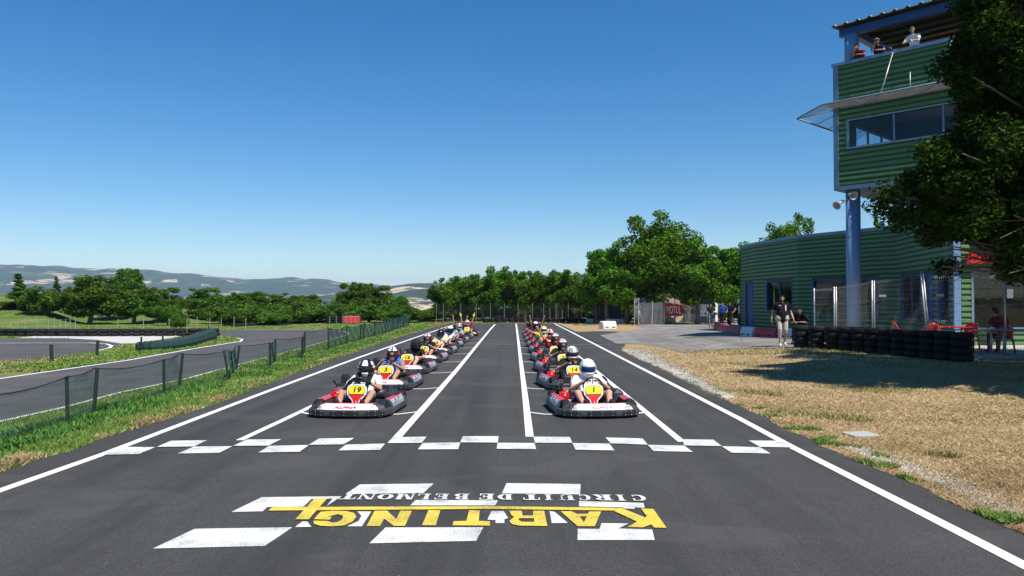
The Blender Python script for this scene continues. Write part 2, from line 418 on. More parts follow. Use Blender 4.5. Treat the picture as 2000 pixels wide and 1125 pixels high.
# chequered start line
fr = [(200 + a / 2.5, 830 + b / 2.5) for a, b in ()]
far_row = [[(306, 875), (334, 863), (405, 862), (379, 874)], [(455, 873), (483, 860.5), (549, 860), (524, 872.5)],
           [(603, 871), (623, 858.5), (692, 857.5), (671, 870)], [(757, 867.5), (767, 856), (833, 855), (824, 867)],
           [(899, 866), (904, 854), (974, 854), (972, 866.5)], [(1045, 867), (1042, 855), (1113, 855.5), (1118, 867)],
           [(1192, 868), (1183, 856.5), (1255, 858.5), (1265, 870.5)], [(1336, 872), (1333, 860), (1393, 861), (1410, 873.5)], [(1484, 875), (1462, 862.5), (1527, 863), (1549, 876)]]
near_row = [[(202, 890.5), (240, 875), (303, 875.5), (272, 889)], [(347, 888), (379, 874.5), (454, 873.5), (428, 887)],
            [(505, 886), (526, 872.8), (603, 871.5), (585, 884.5)], [(661, 882), (676, 870.5), (752, 868.5), (742, 881)],
            [(816, 880), (826, 867.3), (899, 866.5), (895, 879.5)], [(970, 879), (972, 867), (1044, 867.5), (1047, 879.5)],
            [(1124, 880.5), (1118, 867.5), (1190, 868.5), (1200, 882)], [(1276, 883), (1265, 871), (1336, 872.5), (1353, 885)], [(1429, 886.5), (1410, 874), (1484, 875.5), (1505, 888)]]
for q in far_row + near_row: mark('start_line_square', q, WWORN, .0145)
# the circuit's painted name, seen upside down
WH = [[(299, 1073.6), (380, 1035), (571, 1032), (517, 1068.6)], [(576, 1031.6), (590, 1020.4), (600, 1020.4), (608, 1031)],
      [(451.6, 1002), (511, 973), (667, 971), (638, 990), (650, 975.6), (608, 976.4), (593, 991.6), (522, 992.4), (513, 1000.6)],
      [(674, 967), (703, 948), (847, 946), (827, 964.5)], [(980.5, 965.3), (989.3, 945.3), (1134, 947.2), (1133, 967.4)],
      [(801, 989), (812, 978.6), (972.5, 979.3), (967, 989.2)],
      [(1131, 980.4), (1257, 984.2), (1259, 994), (1241, 993), (1239, 996), (1220, 995), (1214, 992.6), (1131, 991)],
      [(721.6, 1063.4), (753, 1032.4), (944, 1032), (930, 1058.6)],
      [(1128, 1057), (1128.5, 1035), (1171, 1035.3), (1175, 1024), (1227, 1024.5), (1207.7, 1034.4), (1273.8, 1036.5), (1278.7, 1057)],
      [(698, 1001), (725, 1001), (707, 1030), (677, 1030), (700, 1020), (706, 1010)],
      [(960, 1000.3), (984, 1000.3), (992.4, 1014), (985, 1016.5), (985, 1023.9), (967.9, 1023.9), (967.9, 1018), (952, 1017)],
      [(1073.3, 1000.3), (1082.7, 1001.4), (1109, 1023.4), (1077.5, 1023.9)]]
for q in WH: mark('painted_logo_panel', q, WWORN, .009)
YE = [[(524, 1000), (531, 994), (560, 993), (960, 991.4), (1205, 994.6), (1198.5, 1000), (960, 996.8), (600, 999.4)],
      [(1251.8, 996), (1276, 996.8), (1302, 1034), (1278, 1033.5), (1271.7, 1027), (1256, 1033), (1225.5, 1032.5), (1244.4, 1021.8), (1199, 1000.6), (1206, 994.6), (1214, 995), (1260.2, 1013.6), (1263.3, 1010.8)],
      [(916, 999.6), (937, 999.6), (935, 1020.4), (957, 1021), (957, 1029.6), (884, 1029), (886, 1021), (911, 1020.4)],
      [(837, 999), (860, 999.6), (851, 1029), (824.4, 1028.6)],
      [(731.6, 1000.4), (756, 1000), (774, 1017), (782, 1000.4), (804.4, 1000.4), (791, 1030), (769, 1030), (750, 1016), (742, 1030.4), (716, 1030.4)],
      [(626, 1002.4), (650, 1000.4), (676, 1001), (692, 1005), (696, 1012), (688, 1022), (672, 1029), (650, 1031), (626, 1030), (613, 1026), (612.4, 1020), (640, 1020.4), (648, 1023.6), (660, 1022.4), (669, 1016), (670, 1010), (660, 1007), (648, 1010), (640, 1012), (648, 1012.4), (644, 1018), (613, 1017)]]
for q in YE: mark('painted_letter', q, YPAINT, .0125)
mark('painted_plus_bar', [(577, 1018), (614, 977), (639, 977), (603, 1018)], YPAINT, .016)
def holed(name, outer, hole, m, dz):
    o = GPS(outer); h = GPS(hole)
    # bridge the hole into the outline at the closest pair of points
    bi = min(((a - b).length, i, j) for i, a in enumerate(o) for j, b in enumerate(h))
    _, i, j = bi; h = h[j:] + h[:j]
    h = [h[0]] + h[:0:-1]
    e = Vector((.0006, .0006, 0))
    return sheet(name, o[:i + 1] + h + [h[0] + e] + [o[i] + e] + o[i + 1:], m, dz)
holed('painted_letter', [(1095.3, 1001.4), (1116, 1001.4), (1127, 1006.7), (1148, 1006.2), (1151, 1001.8), (1174, 1001.8), (1161.5, 1030.8), (1128, 1030.8)], [(1132, 1011.5), (1145.8, 1011.5), (1140.5, 1023.5)], YPAINT, .0125)
holed('painted_letter', [(994.6, 1000.3), (1018.7, 1000.3), (1020.8, 1009.8), (1040.7, 1009.8), (1041.8, 1000.3), (1062.8, 1000.3), (1069, 1030.4), (1014.5, 1029.7), (999.8, 1026.6), (994.6, 1020.3), (1004, 1013), (998.7, 1008.7)], [(1014.5, 1015), (1042.8, 1015), (1043.3, 1022.4), (1018.7, 1021.8), (1012.4, 1018.2)], YPAINT, .0125)
# slab-serif letters of the lower line; unit box, u to the right in reading direction, v up
def rect(a, b, c, d): return [(a, b), (c, b), (c, d), (a, d)]
def arc(cx, cy, rx, ry, a0, a1, n=8): return [(cx + rx * math.cos(R(a0 + (a1 - a0) * i / n)), cy + ry * math.sin(R(a0 + (a1 - a0) * i / n))) for i in range(n + 1)]
def bowl(cx, cy, rx, ry, tx, ty, a0, a1): return arc(cx, cy, rx, ry, a0, a1) + arc(cx, cy, rx - tx, ry - ty, a1, a0)
GL = {'I': [rect(.28, .0, .72, 1), rect(.1, 0, .9, .09), rect(.1, .91, .9, 1)],
      'C': [bowl(.5, .5, .48, .5, .3, .09, 60, 300), rect(.72, .62, .84, .98), rect(.72, .04, .8, .3)],
      'R': [rect(.12, 0, .45, 1), rect(0, 0, .55, .09), rect(0, .91, .5, 1), bowl(.45, .74, .45, .26, .26, .08, -90, 90), [(.5, .5), (.72, .5), (1, 0), (.68, 0)]],
      'U': [rect(.1, .25, .42, 1), rect(0, .91, .52, 1), rect(.78, .25, .88, 1), rect(.64, .91, 1, 1), bowl(.49, .27, .39, .27, .2, .09, 180, 360)],
      'T': [rect(.33, 0, .67, 1), rect(.2, 0, .8, .09), rect(0, .9, 1, 1), rect(0, .62, .08, 1), rect(.92, .62, 1, 1)],
      'D': [rect(.1, 0, .42, 1), rect(0, 0, .5, .09), rect(0, .91, .5, 1), bowl(.45, .5, .53, .5, .3, .09, -90, 90)],
      'E': [rect(.1, 0, .45, 1), rect(0, 0, 1, .09), rect(0, .91, 1, 1), rect(.45, .45, .75, .55), rect(.9, .0, 1, .34), rect(.9, .68, 1, 1), rect(.68, .3, .76, .7)],
      'B': [rect(.1, 0, .42, 1), rect(0, 0, .5, .09), rect(0, .91, .5, 1), bowl(.45, .74, .42, .26, .25, .08, -90, 90), bowl(.47, .27, .5, .28, .3, .09, -90, 90)],
      'L': [rect(.12, 0, .46, 1), rect(0, 0, 1, .09), rect(0, .91, .6, 1), rect(.9, 0, 1, .38)],
      'M': [rect(.06, 0, .14, 1), rect(.66, 0, .92, 1), [(.06, 1), (.34, 1), (.56, .25), (.5, 0)], [(.5, 0), (.56, .25), (.72, 1), (.8, 1)], rect(0, 0, .22, .08), rect(.58, 0, 1, .08)],
      'O': [bowl(.5, .5, .5, .5, .3, .08, 0, 360)],
      'N': [rect(.08, 0, .17, 1), rect(.82, 0, .91, 1), [(.05, 1), (.4, 1), (.9, .0), (.8, 0)], rect(0, 0, .28, .08), rect(.7, .92, 1, 1)]}
XS = [('C', 1229.7, 1262), ('I', 1203, 1222), ('R', 1159, 1196), ('C', 1127, 1154), ('U', 1092, 1121.6), ('I', 1062, 1080), ('T', 1022, 1054), ('D', 971, 1001), ('E', 937, 965), ('B', 886, 916), ('E', 850, 876), ('L', 816, 840), ('M', 773, 809), ('O', 737, 769), ('N', 700, 732), ('T', 664, 696)]
for ch, x0, x1 in XS:
    t_ = (x0 - 664) / 600; yf = 967.3 + 2 * t_ if x0 > 940 else 967.3; yn = 978.3 + 3.0 * t_ * t_
    Y1 = gp(1000, yf).y; Y0 = gp(1000, yn).y; ym = (yf + yn) / 2
    Xa = gp(x1, ym).x; Xb = gp(x0, ym).x
    mb = MB()
    for i, pol in enumerate(GL[ch]):
        z = .0135 + .0005 * i
        pp = [(Xa + (Xb - Xa) * u, Y1 + (Y0 - Y1) * v, z) for u, v in pol]
        if len(pol) == 18:
            for k in range(8): mb.add([pp[k], pp[k + 1], pp[16 - k], pp[17 - k]], [[0, 1, 2, 3]])
        else: mb.add(pp, [list(range(len(pp)))])
    o = mb.build('painted_letter', WWORN); tag(o, kind='structure')
# lines of the inner tracks
strip('edge_line', GPS([(-200, 870), (0, 824), (126, 796), (231, 768), (360, 741), (455, 715.5), (539, 694), (631, 668.5), (675, 655), (680, 651.5), (671, 647), (645, 645.2), (562, 644.3), (470, 645.2)]), .09, WPAINT)
strip('edge_line', GPS([(-200, 766), (0, 740), (125, 722), (250, 704), (375, 682), (470, 667), (473, 662.5), (461, 660)]), .11, WPAINT)
strip('edge_line', GPS([(-150, 670), (0, 670.3), (175, 670), (208, 672), (218, 675.5), (214, 680), (190, 685.5)]), .12, WPAINT)
for (a, b) in (((1268, 637), (1330, 635.5)), ((1262, 642), (1318, 640)), ((1285, 644.5), (1305, 643)), ((1300, 633), (1370, 631)), ((1335, 638), (1352, 637))):
    strip('parking_line', [gp(*a), gp(*b)], .25, WWORN, .026, 1)
# ------------------------------------------------------------------ text
def text_mesh(name, s, size, m, depth=.0015, shear=0.0, bold=0.0, sx=1.0, track=1.0):
    c = bpy.data.curves.new(name, 'FONT'); c.body = s; c.size = size; c.align_x = 'CENTER'; c.align_y = 'CENTER'
    c.extrude = depth; c.shear = shear; c.offset = bold; c.space_character = track; c.resolution_u = 3
    o = bpy.data.objects.new(name, c); COL.objects.link(o)
    me = bpy.data.meshes.new_from_object(o.evaluated_get(bpy.context.evaluated_depsgraph_get()))
    bpy.data.objects.remove(o); bpy.data.curves.remove(c)
    me.name = name; me.transform(Matrix.Diagonal((sx, 1, 1, 1))); me.materials.clear(); me.materials.append(m)
    for p in me.polygons: p.material_index = 0
    return me
BLACK_P = mat('black_plastic', (.018, .018, .02), .42, var=.3, scale=14, bmp=.25, bscale=40)
DARK_P = mat('scuffed_dark_plastic', (.045, .045, .05), .55, var=.45, scale=22, bmp=.3, bscale=30)
WHITE_P = mat('white_bodywork', (.78, .78, .78), .3, var=.06, scale=9)
RED_P = mat('red_bodywork', (.62, .015, .02), .28, var=.1, scale=8)
PINK_P = mat('sun_faded_red', (.5, .07, .10), .45, var=.2, scale=20)
YEL_P = mat('yellow_plate', (.85, .66, .01), .35, var=.03)
BLK_T = mat('black_print', (.01, .01, .01), .5, var=0)
REDT = mat('red_print', (.55, .02, .03), .4, var=0)
STEEL = mat('galvanised_steel', (.42, .43, .44), .42, .75, var=.2, scale=18)
DSTEEL = mat('dark_steel', (.09, .09, .1), .5, .7, var=.2)
RUBBER = mat('tyre_rubber', (.014, .014, .015), .82, var=.3, scale=12, bmp=.4, bscale=50, spec=.25)
SILVER = mat('grey_sticker', (.33, .36, .42), .35, var=.35, scale=16)
ALU = mat('cast_aluminium', (.35, .34, .33), .45, .6, var=.35, scale=25)

# ------------------------------------------------------------------ the rental kart (front towards -Y)
WX, ZB = 1.05, .73      # wide, low bodywork
def outline():
    h = [(0, -.93), (.18, -.925), (.34, -.90), (.48, -.85), (.57, -.76), (.605, -.62), (.61, -.45), (.615, -.2), (.62, .1), (.62, .4), (.605, .62), (.56, .78), (.46, .86), (.3, .89), (.0, .90)]
    out = []
    for i in range(len(h) - 1):
        a, b = Vector(h[i]), Vector(h[i + 1])
        for k in range(3): out.append(a.lerp(b, k / 3))
    out = [Vector((p.x * WX, p.y)) for p in out]; h[-1] = (h[-1][0] * WX, h[-1][1])
    right = out + [Vector(h[-1])]
    left = [Vector((-p.x, p.y)) for p in right[-2:0:-1]]
    return right + left
OUT = outline()
def ring_pt(p, ins):
    """inset a point of the outline towards the kart's middle"""
    c = Vector((0, max(-.45, min(.45, p.y)))); d = (p - c); l = d.length
    return c + d * ((l - ins) / l)
def loft(prof, mi_f, keep=lambda p: True, mb=None):
    mb = mb or MB(); n = len(OUT); m = len(prof)
    vs = []; fs = []
    for p in OUT:
        for ins, z in prof:
            q = ring_pt(p, ins); vs.append((q.x, q.y, z * ZB))
    for i in range(n):
        if not (keep(OUT[i]) and keep(OUT[(i + 1) % n])): continue
        for k in range(m):
            a = i * m + k; b = i * m + (k + 1) % m; c = ((i + 1) % n) * m
            mb.add([vs[a], vs[b], vs[c + (k + 1) % m], vs[c + k]], [[0, 1, 2, 3]], mi_f(OUT[i], k), False)
        for end, cond in ((i, not keep(OUT[i - 1])), ((i + 1) % n, not keep(OUT[(i + 2) % n]))):
            if cond: mb.add([vs[end * m + k] for k in range(m)], [list(range(m))], mi_f(OUT[i], 0))
    return mb
KM = {}
def kmesh(key, fn):
    if key not in KM: KM[key] = fn()
    return KM[key]
def wheel_mesh(w_, r_):
    mb = MB(); M = Matrix.Rotation(math.pi / 2, 3, 'Y')
    prof = [(r_ * .5, -w_ * .5), (r_ * .88, -w_ * .5), (r_ * .98, -w_ * .38), (r_, -w_ * .2), (r_, w_ * .2), (r_ * .98, w_ * .38), (r_ * .88, w_ * .5), (r_ * .5, w_ * .5)]
    mb.lathe(prof, 20, 0, M, close=True); return mb.mesh('wheel', RUBBER)
def rim_mesh(w_, r_):
    mb = MB(); M = Matrix.Rotation(math.pi / 2, 3, 'Y')
    mb.lathe([(0, -w_ * .3), (r_ * .2, -w_ * .34), (r_ * .25, -w_ * .2), (r_ * .45, -w_ * .2), (r_ * .51, -w_ * .48), (r_ * .51, w_ * .48), (r_ * .45, w_ * .2), (r_ * .25, w_ * .2), (r_ * .2, w_ * .34), (0, w_ * .3)], 16, 0, M)
    return mb.mesh('rim', ALU)
def plate_outline(s=1.0, w=.138, zt=.508, zb=.372):
    cz = (zt + zb) / 2; hz = (zt - zb) / 2; pts = []
    for a, b in ((-.72, -1), (.72, -1), (.93, -.72), (1, -.1), (.93, .5), (.7, .85), (.35, 1), (-.35, 1), (-.7, .85), (-.93, .5), (-1, -.1), (-.93, -.72)):
        pts.append((a * w * s, cz + b * (hz - (w * (1 - s)))))
    return pts
def pfr(tilt=.32, y0=-.36):      # frame of the driver panel: (u across, w up, d out of the face)
    def f(u, w_, d):
        bow = -.10 * (u * u) * 6
        y = y0 + (w_ - .1) * tilt - d * math.cos(math.atan(tilt)) - bow * .4
        return Vector((u, y, w_ - .085 + d * math.sin(math.atan(tilt))))
    return f
def make_kart(num, detail=True, yellow=False, redengine=True):
    k = empty('racing_kart')
    mesh = lambda key, fn: kmesh(key, fn)
    def sub(name, me, parent=k, loc=None): return link(name, me, parent, loc)
    # perimeter bumper
    def m_bump(): return loft([(.035, .035), (.0, .055), (-.004, .10), (.0, .165), (.03, .185), (.06, .16), (.07, .05)], lambda p, kk: 0).mesh('perimeter_bumper', DARK_P)
    sub('perimeter_bumper', mesh('bump', m_bump))
    # white front spoiler above it
    def m_sp():
        prof = [(.008, .120), (.022, .190), (.060, .252), (.16, .285), (.165, .262), (.04, .120)]
        return loft(prof, lambda p, kk: 0 if abs(p.x) < .47 else 1, lambda p: p.y < -.72).mesh('front_spoiler', [WHITE_P if not yellow else YEL_P, DARK_P])
    sp = sub('front_spoiler', mesh('sp%d' % yellow, m_sp))
    def m_lip(): return loft([(.160, .283), (.158, .294), (.172, .297), (.18, .283)], lambda p, kk: 0, lambda p: p.y < -.76).mesh('spoiler_lip', PINK_P)
    sub('spoiler_lip', mesh('lip', m_lip), sp)
    def m_name():
        me = text_mesh('painted_name', 'ALPHA', .068, REDT, .0008, .45, .0026, 1.55, 1.05)
        # lies on the sloping white face
        for v in me.vertices:
            u, w_, d = v.co; u -= .01; t_ = .5 + w_ / .072
            y = np.interp(abs(u), [q * WX for q in (0, .18, .34, .48)], [-.93, -.925, -.90, -.85])
            v.co = (u, y + .022 + .038 * t_ - .0035 - d, (.190 + .062 * t_) * ZB + .0025 + d)
        return me
    if detail and not yellow: sub('painted_name', mesh('name', m_name), sp)
    # hatched corner stickers: thin pale stripes on the dark corners
    def m_hatch(sx):
        mb = MB()
        for i in range(6):
            x = sx * (.37 + i * .024); y = -.905 + .30 * (abs(x) - .34) + .02
            if abs(x) > .42: y += (abs(x) - .42) * .6
            mb.box((x, y + .010, .206 * ZB), (.006, .010, .055), 1 if abs(x) < .43 else 0, Matrix.Rotation(R(-20), 3, 'X'))
        for i in range(5):
            mb.box((sx * (.38 + i * .022), -.862 + .3 * (i * .022), .2765 * ZB + .003), (.010, .04, .004), 1, Matrix.Rotation(R(12), 3, 'X') @ Matrix.Rotation(.5 * sx, 3, 'Z'))
        return mb.mesh('corner_stripes', [WHITE_P, BLK_T])
    for sx in (-1, 1): tag(sub('corner_stripes', mesh('hatch%d' % sx, lambda: m_hatch(sx)), sp), kind='stuff')
    # bolted rubbing plates
    def m_pad(c0, c1):
        n = 5; mb = MB(); pr = []
        def py(x):
            ax = abs(x)
            return -np.interp(ax, [q * WX for q in (0, .18, .34, .48, .57, .605)], [.93, .925, .90, .85, .76, .62])
        xs = [c0 + (c1 - c0) * i / n for i in range(n + 1)]
        vs = []
        for x in xs:
            y = py(x)
            e = .6 if x in (xs[0], xs[-1]) else 1
            for yy, zz in ((y - .004, .050), (y - .016, .058 + .008 * (1 - e)), (y - .016, .157 - .01 * (1 - e)), (y - .002, .166)): vs.append((x, yy, zz * ZB))
        fs = []
        for i in range(n):
            for j in range(3): a = i * 4 + j; fs.append([a, a + 1, a + 5, a + 4])
        fs += [[0, 1, 2, 3], [n * 4 + 3, n * 4 + 2, n * 4 + 1, n * 4]]
        mb.add(vs, fs); return mb.mesh('rubbing_plate', BLACK_P)
    def m_bolts(c0, c1, cnt):
        mb = MB()
        for i in range(cnt):
            x = c0 + (c1 - c0) * (.12 + .76 * i / max(1, cnt - 1)); ax = abs(x)
            y = -np.interp(ax, [q * WX for q in (0, .18, .34, .48, .57, .605)], [.93, .925, .90, .85, .76, .62]) - .017
            for z in (.072 * ZB, .142 * ZB): mb.ell((x, y, z), (.0075, .005, .0075), 0, None, 6, 4)
        return mb.mesh('bolts', STEEL)
    for i, (a, b, c) in enumerate(((-.215, .215, 3), (.33, .58, 3), (-.58, -.33, 3))):
        pd = sub('rubbing_plate', mesh('pad%d' % i, lambda: m_pad(a, b)))
        if detail: tag(sub('bolts', mesh('bolt%d' % i, lambda: m_bolts(a, b, c)), pd), kind='stuff')
    # side pods
    def m_pod(sx):
        prof = [(.010, .14), (.018, .24), (.06, .315), (.12, .335), (.19, .30), (.20, .16)]
        mb = loft(prof, lambda p, kk: (1 if kk in (0, 1) and -.45 < p.y < .22 else (2 if kk in (2, 3) and p.y > -.45 else 0)), lambda p: p.x * sx > .57 * WX and -.60 < p.y < .55)
        for i in range(7):
            y = -.33 + i * .055
            mb.box((sx * (.596 * WX), y, (.225 + .02 * (i % 2)) * ZB), (.004, .018, .035), 3, Matrix.Rotation(R(8) * -sx, 3, 'Y') @ Matrix.Rotation(R(20), 3, 'X'))
        for i in range(4):
            mb.box((sx * (.575 * WX), -.30 + i * .1, .296 * ZB), (.028, .06, .006), 3 if i % 2 else 4, Matrix.Rotation(R(52) * sx, 3, 'Y'))
        return mb.mesh('side_pod', [DARK_P, SILVER, PINK_P, BLK_T, WHITE_P])
    for sx in (-1, 1): sub('side_pod', mesh('pod%d' % sx, lambda: m_pod(sx)))
    def m_sbolt(sx):
        mb = MB()
        for i in range(9):
            y = -.55 + i * .13
            for z in (.06, .11): mb.ell((sx * .617 * WX, y, z), (.004, .0075, .0075), 0, None, 6, 4)
        return mb.mesh('bolts', STEEL)
    for sx in (-1, 1): tag(sub('bolts', mesh('sbolt%d' % sx, lambda: m_sbolt(sx))), kind='stuff')
    # floor and frame
    def m_floor():
        mb = MB(); mb.box((0, -.28, .055), (.62, 1.0, .012), 0)
        for sx in (-1, 1):
            mb.tube([(sx * .2, -.82, .07), (sx * .33, -.6, .07), (sx * .36, 0, .07), (sx * .3, .75, .08)], .017, 8, 1)
            mb.tube([(sx * .33, -.62, .08), (sx * .52, -.60, .12)], .014, 8, 1)
        mb.tube([(-.55, .62, .13), (.55, .62, .13)], .016, 8, 1); mb.tube([(-.3, -.78, .07), (.3, -.78, .07)], .017, 8, 1)
        return mb.mesh('chassis_frame', [DSTEEL, mat('red_frame_paint', (.35, .02, .02), .4)])
    tag(sub('chassis_frame', mesh('floor', m_floor)), kind='stuff')
    # driver panel (red) and number plate
    f = pfr()
    def m_panel():
        mb = MB(); n = 10
        prof = [(.042, .115), (.044, .17), (.050, .23), (.068, .285), (.115, .33), (.148, .37), (.158, .44), (.148, .49), (.11, .522), (.0, .532)]
        L = [(-a, b) for a, b in prof] + [(a, b) for a, b in prof[::-1]]
        L = [L[i] for i in range(len(L)) if i == 0 or L[i] != L[i - 1]]
        bot = [(.02, .10), (-.02, .10)]
        poly = L + bot
        mb.prism(poly, -.03, 0, f, 0)
        red = [(-.022, .112), (-.034, .13), (-.036, .18), (-.038, .235), (-.052, .29), (-.092, .335), (-.128, .360), (-.136, .370), (.136, .370), (.128, .360), (.092, .335), (.052, .29), (.038, .235), (.036, .18), (.034, .13), (.022, .112)]
        mb.prism(red, .0, .004, f, 1)
        mb.prism([(-.005, .17), (.004, .17), (.009, .27), (.001, .27)], .004, .0055, f, 0)
        return mb.mesh('driver_panel', [WHITE_P, RED_P if not yellow else YEL_P])
    dp = sub('driver_panel', mesh('panel%d' % yellow, m_panel))
    def m_plate():
        mb = MB(); mb.prism(plate_outline(1.0), .0045, .008, f, 1); mb.prism(plate_outline(.955), .008, .0095, f, 0)
        return mb.mesh('number_plate', [YEL_P, BLK_T])
    pl_ = sub('number_plate', mesh('plate', m_plate), dp)
    if num:
        def m_num():
            me = text_mesh('race_number', num, .108, BLK_T, .0008, .12, .0030, 1.25, 1.08)
            cz = .440
            for v in me.vertices:
                p = f(v.co.x, cz + v.co.y, .0105 + v.co.z); v.co = p
            return me
        sub('race_number', mesh('num' + num, m_num), pl_)
    # steering wheel, column
    def m_sw():
        mb = MB(); M = Matrix.Rotation(R(-58), 3, 'X'); c = Vector((0, -.15, .425))
        P = []
        for i in range(25):
            a = 2 * math.pi * i / 24; r_ = .145 if math.sin(a) < .5 else .135
            P.append(c + M @ Vector((r_ * math.cos(a), r_ * math.sin(a), 0)))
        mb.tube(P, .013, 8, 0, cap=False)
        for a in (0, 120, 240): mb.tube([c, c + M @ Vector((.14 * math.cos(R(a + 30)), .14 * math.sin(R(a + 30)), 0))], .008, 6, 1)
        mb.tube([c, Vector((0, -.28, .10))], .011, 8, 1)
        return mb.mesh('steering_wheel', [BLACK_P, DSTEEL])
    sub('steering_wheel', mesh('sw', m_sw))
    # seat
    def m_seat():
        mb = MB(); rows = [(-.22, .10, .15, .03), (-.08, .075, .17, .06), (.10, .075, .18, .10), (.22, .13, .19, .15), (.30, .28, .19, .13), (.35, .44, .18, .09), (.38, .55, .15, .03)]
        vs = []; fs = []; nn = 8
        for off in (0, .014):
            for y, z, hw, side in rows:
                for i in range(nn + 1):
                    u = -1 + 2 * i / nn; e = abs(u) ** 3
                    yy = y - (side * .9 * e if z > .25 else 0) + off * (1 if z > .2 else 0)
                    zz = z + (side * e if z <= .25 else 0) - off * (1 if z <= .2 else 0)
                    vs.append((u * hw * (1 + off), yy, zz))
        m_ = nn + 1; nr = len(rows); tot = nr * m_
        for i in range(nr - 1):
            for j in range(nn):
                a = i * m_ + j; fs.append([a, a + 1, a + 1 + m_, a + m_]); fs.append([tot + a, tot + a + m_, tot + a + 1 + m_, tot + a + 1])
        for i in range(nr - 1):
            for j in (0, nn): a = i * m_ + j; fs.append([a, a + m_, tot + a + m_, tot + a])
        mb.add(vs, fs, 0, True); return mb.mesh('seat', BLACK_P)
    sub('seat', mesh('seat', m_seat))
    # wheels
    for sx in (-1, 1):
        wf = sub('wheel', mesh('wf', lambda: wheel_mesh(.12, .125)), loc=(sx * .50, -.55, .128)); sub('rim', mesh('rf', lambda: rim_mesh(.12, .125)), wf)
        wr = sub('wheel', mesh('wr', lambda: wheel_mesh(.17, .137)), loc=(sx * .53, .50, .140)); sub('rim', mesh('rr', lambda: rim_mesh(.17, .137)), wr)
    # engine on the kart's right hand side (image left), recoil starter red
    def m_eng():
        mb = MB(); mb.box((-.33, .22, .20), (.22, .26, .24), 0, bev=.02)
        for i in range(5): mb.box((-.33, .10 + i * .022, .30), (.20, .008, .12), 0)
        mb.box((-.36, .02, .14), (.12, .12, .08), 0, bev=.01); mb.tube([(-.40, -.02, .16), (-.40, -.12, .13), (-.36, -.2, .1)], .014, 8, 0)
        return mb.mesh('engine_block', ALU)
    en = sub('engine_block', mesh('eng', m_eng))
    def m_start():
        mb = MB(); M = Matrix.Rotation(math.pi / 2, 3, 'X'); c = (-.42, .02, .225)
        mb.lathe([(0, .06), (.03, .06), (.04, .045), (.075, .035), (.090, .01), (.090, -.03), (0, -.03)], 18, 0, M)
        for a in range(10):
            an = a * math.pi / 5; mb.box((M @ Vector((.06 * math.cos(an), .06 * math.sin(an), .045))), (.014, .008, .045), 0, Matrix.Rotation(-an, 3, 'Y'))
        mb.box((0, 0, .095), (.05, .04, .04), 0, bev=.008); mb.box((-.04, 0, -.08), (.10, .06, .05), 0, bev=.01)
        mb.v = [(x + c[0], y + c[1], z + c[2]) for x, y, z in mb.v]
        return mb.mesh('recoil_starter', RED_P)
    sub('recoil_starter', mesh('start', m_start), en)
    def m_air():
        mb = MB(); mb.box((-.34, .26, .36), (.26, .20, .11), 0, bev=.025); mb.box((-.34, .30, .47), (.13, .13, .14), 0, bev=.02)
        mb.box((-.34, .30, .545), (.10, .10, .025), 0, bev=.006); mb.tube([(-.44, .10, .40), (-.47, .06, .46), (-.42, .05, .47)], .012, 6, 0)
        mb.box((-.34, .235, .45), (.11, .012, .08), 0)
        return mb.mesh('fuel_tank', BLACK_P)
    sub('fuel_tank', mesh('air', m_air))
    def m_cov():
        mb = MB(); mb.box((-.28, -.01, .23), (.11, .06, .20), 0, bev=.015); mb.box((-.28, -.045, .28), (.055, .01, .05), 1, bev=.003)
        return mb.mesh('chain_guard', [DARK_P, BLK_T])
    sub('chain_guard', mesh('cov', m_cov))
    # exhaust cover on the left hand side of the driver
    def m_ex():
        mb = MB(); mb.box((.46, .20, .22), (.20, .34, .20), 0, bev=.05); mb.box((.46, .02, .21), (.15, .02, .14), 1, bev=.004)
        M = Matrix.Rotation(math.pi / 2, 3, 'Y')
        vv = len(mb.v); mb.lathe([(0, -.16), (.085, -.16), (.09, -.15), (.09, .05), (0, .05)], 16, 0, M)
        for i in range(vv, len(mb.v)): x, y, z = mb.v[i]; mb.v[i] = (x + .35, y + .10, z + .26)
        mb.tube([(.36, -.02, .17), (.36, -.12, .13)], .02, 8, 1)
        return mb.mesh('exhaust_cover', [BLACK_P, DSTEEL])
    sub('exhaust_cover', mesh('ex', m_ex))
    def m_pedal():
        mb = MB()
        for sx in (-1, 1):
            mb.box((sx * .18, -.66, .17), (.07, .012, .10), 0, Matrix.Rotation(R(-20), 3, 'X')); mb.tube([(sx * .18, -.62, .06), (sx * .18, -.66, .15)], .008, 6, 0)
        return mb.mesh('pedals', DSTEEL)
    tag(sub('pedals', mesh('ped', m_pedal)), kind='stuff')
    return k

# ------------------------------------------------------------------ people
def cap(mb, p, q, r1, r2=None, fl=None):
    p, q = Vector(p), Vector(q); r2 = r1 if r2 is None else r2
    d = q - p; L = d.length; d = d.normalized() if L > 1e-6 else Vector((0, 0, 1))
    u = d.orthogonal().normalized(); v = d.cross(u); rings = []
    for a in (-75, -45, -15): rings.append((p + d * r1 * math.sin(R(a)), r1 * math.cos(R(a))))
    for a in (15, 45, 75): rings.append((q + d * r2 * math.sin(R(a)), r2 * math.cos(R(a))))
    n = 10; vs = []; fs = []
    for c, r_ in rings:
        for k in range(n):
            a = 2 * math.pi * k / n; vs.append(c + (u * math.cos(a) + v * math.sin(a)) * r_)
    for i in range(5):
        for k in range(n): a = i * n + k; b = i * n + (k + 1) % n; fs.append([a, b, b + n, a + n])
    fs.append(list(range(n))[::-1]); fs.append([5 * n + k for k in range(n)])
    return mb.add(vs, fs, 0, True)
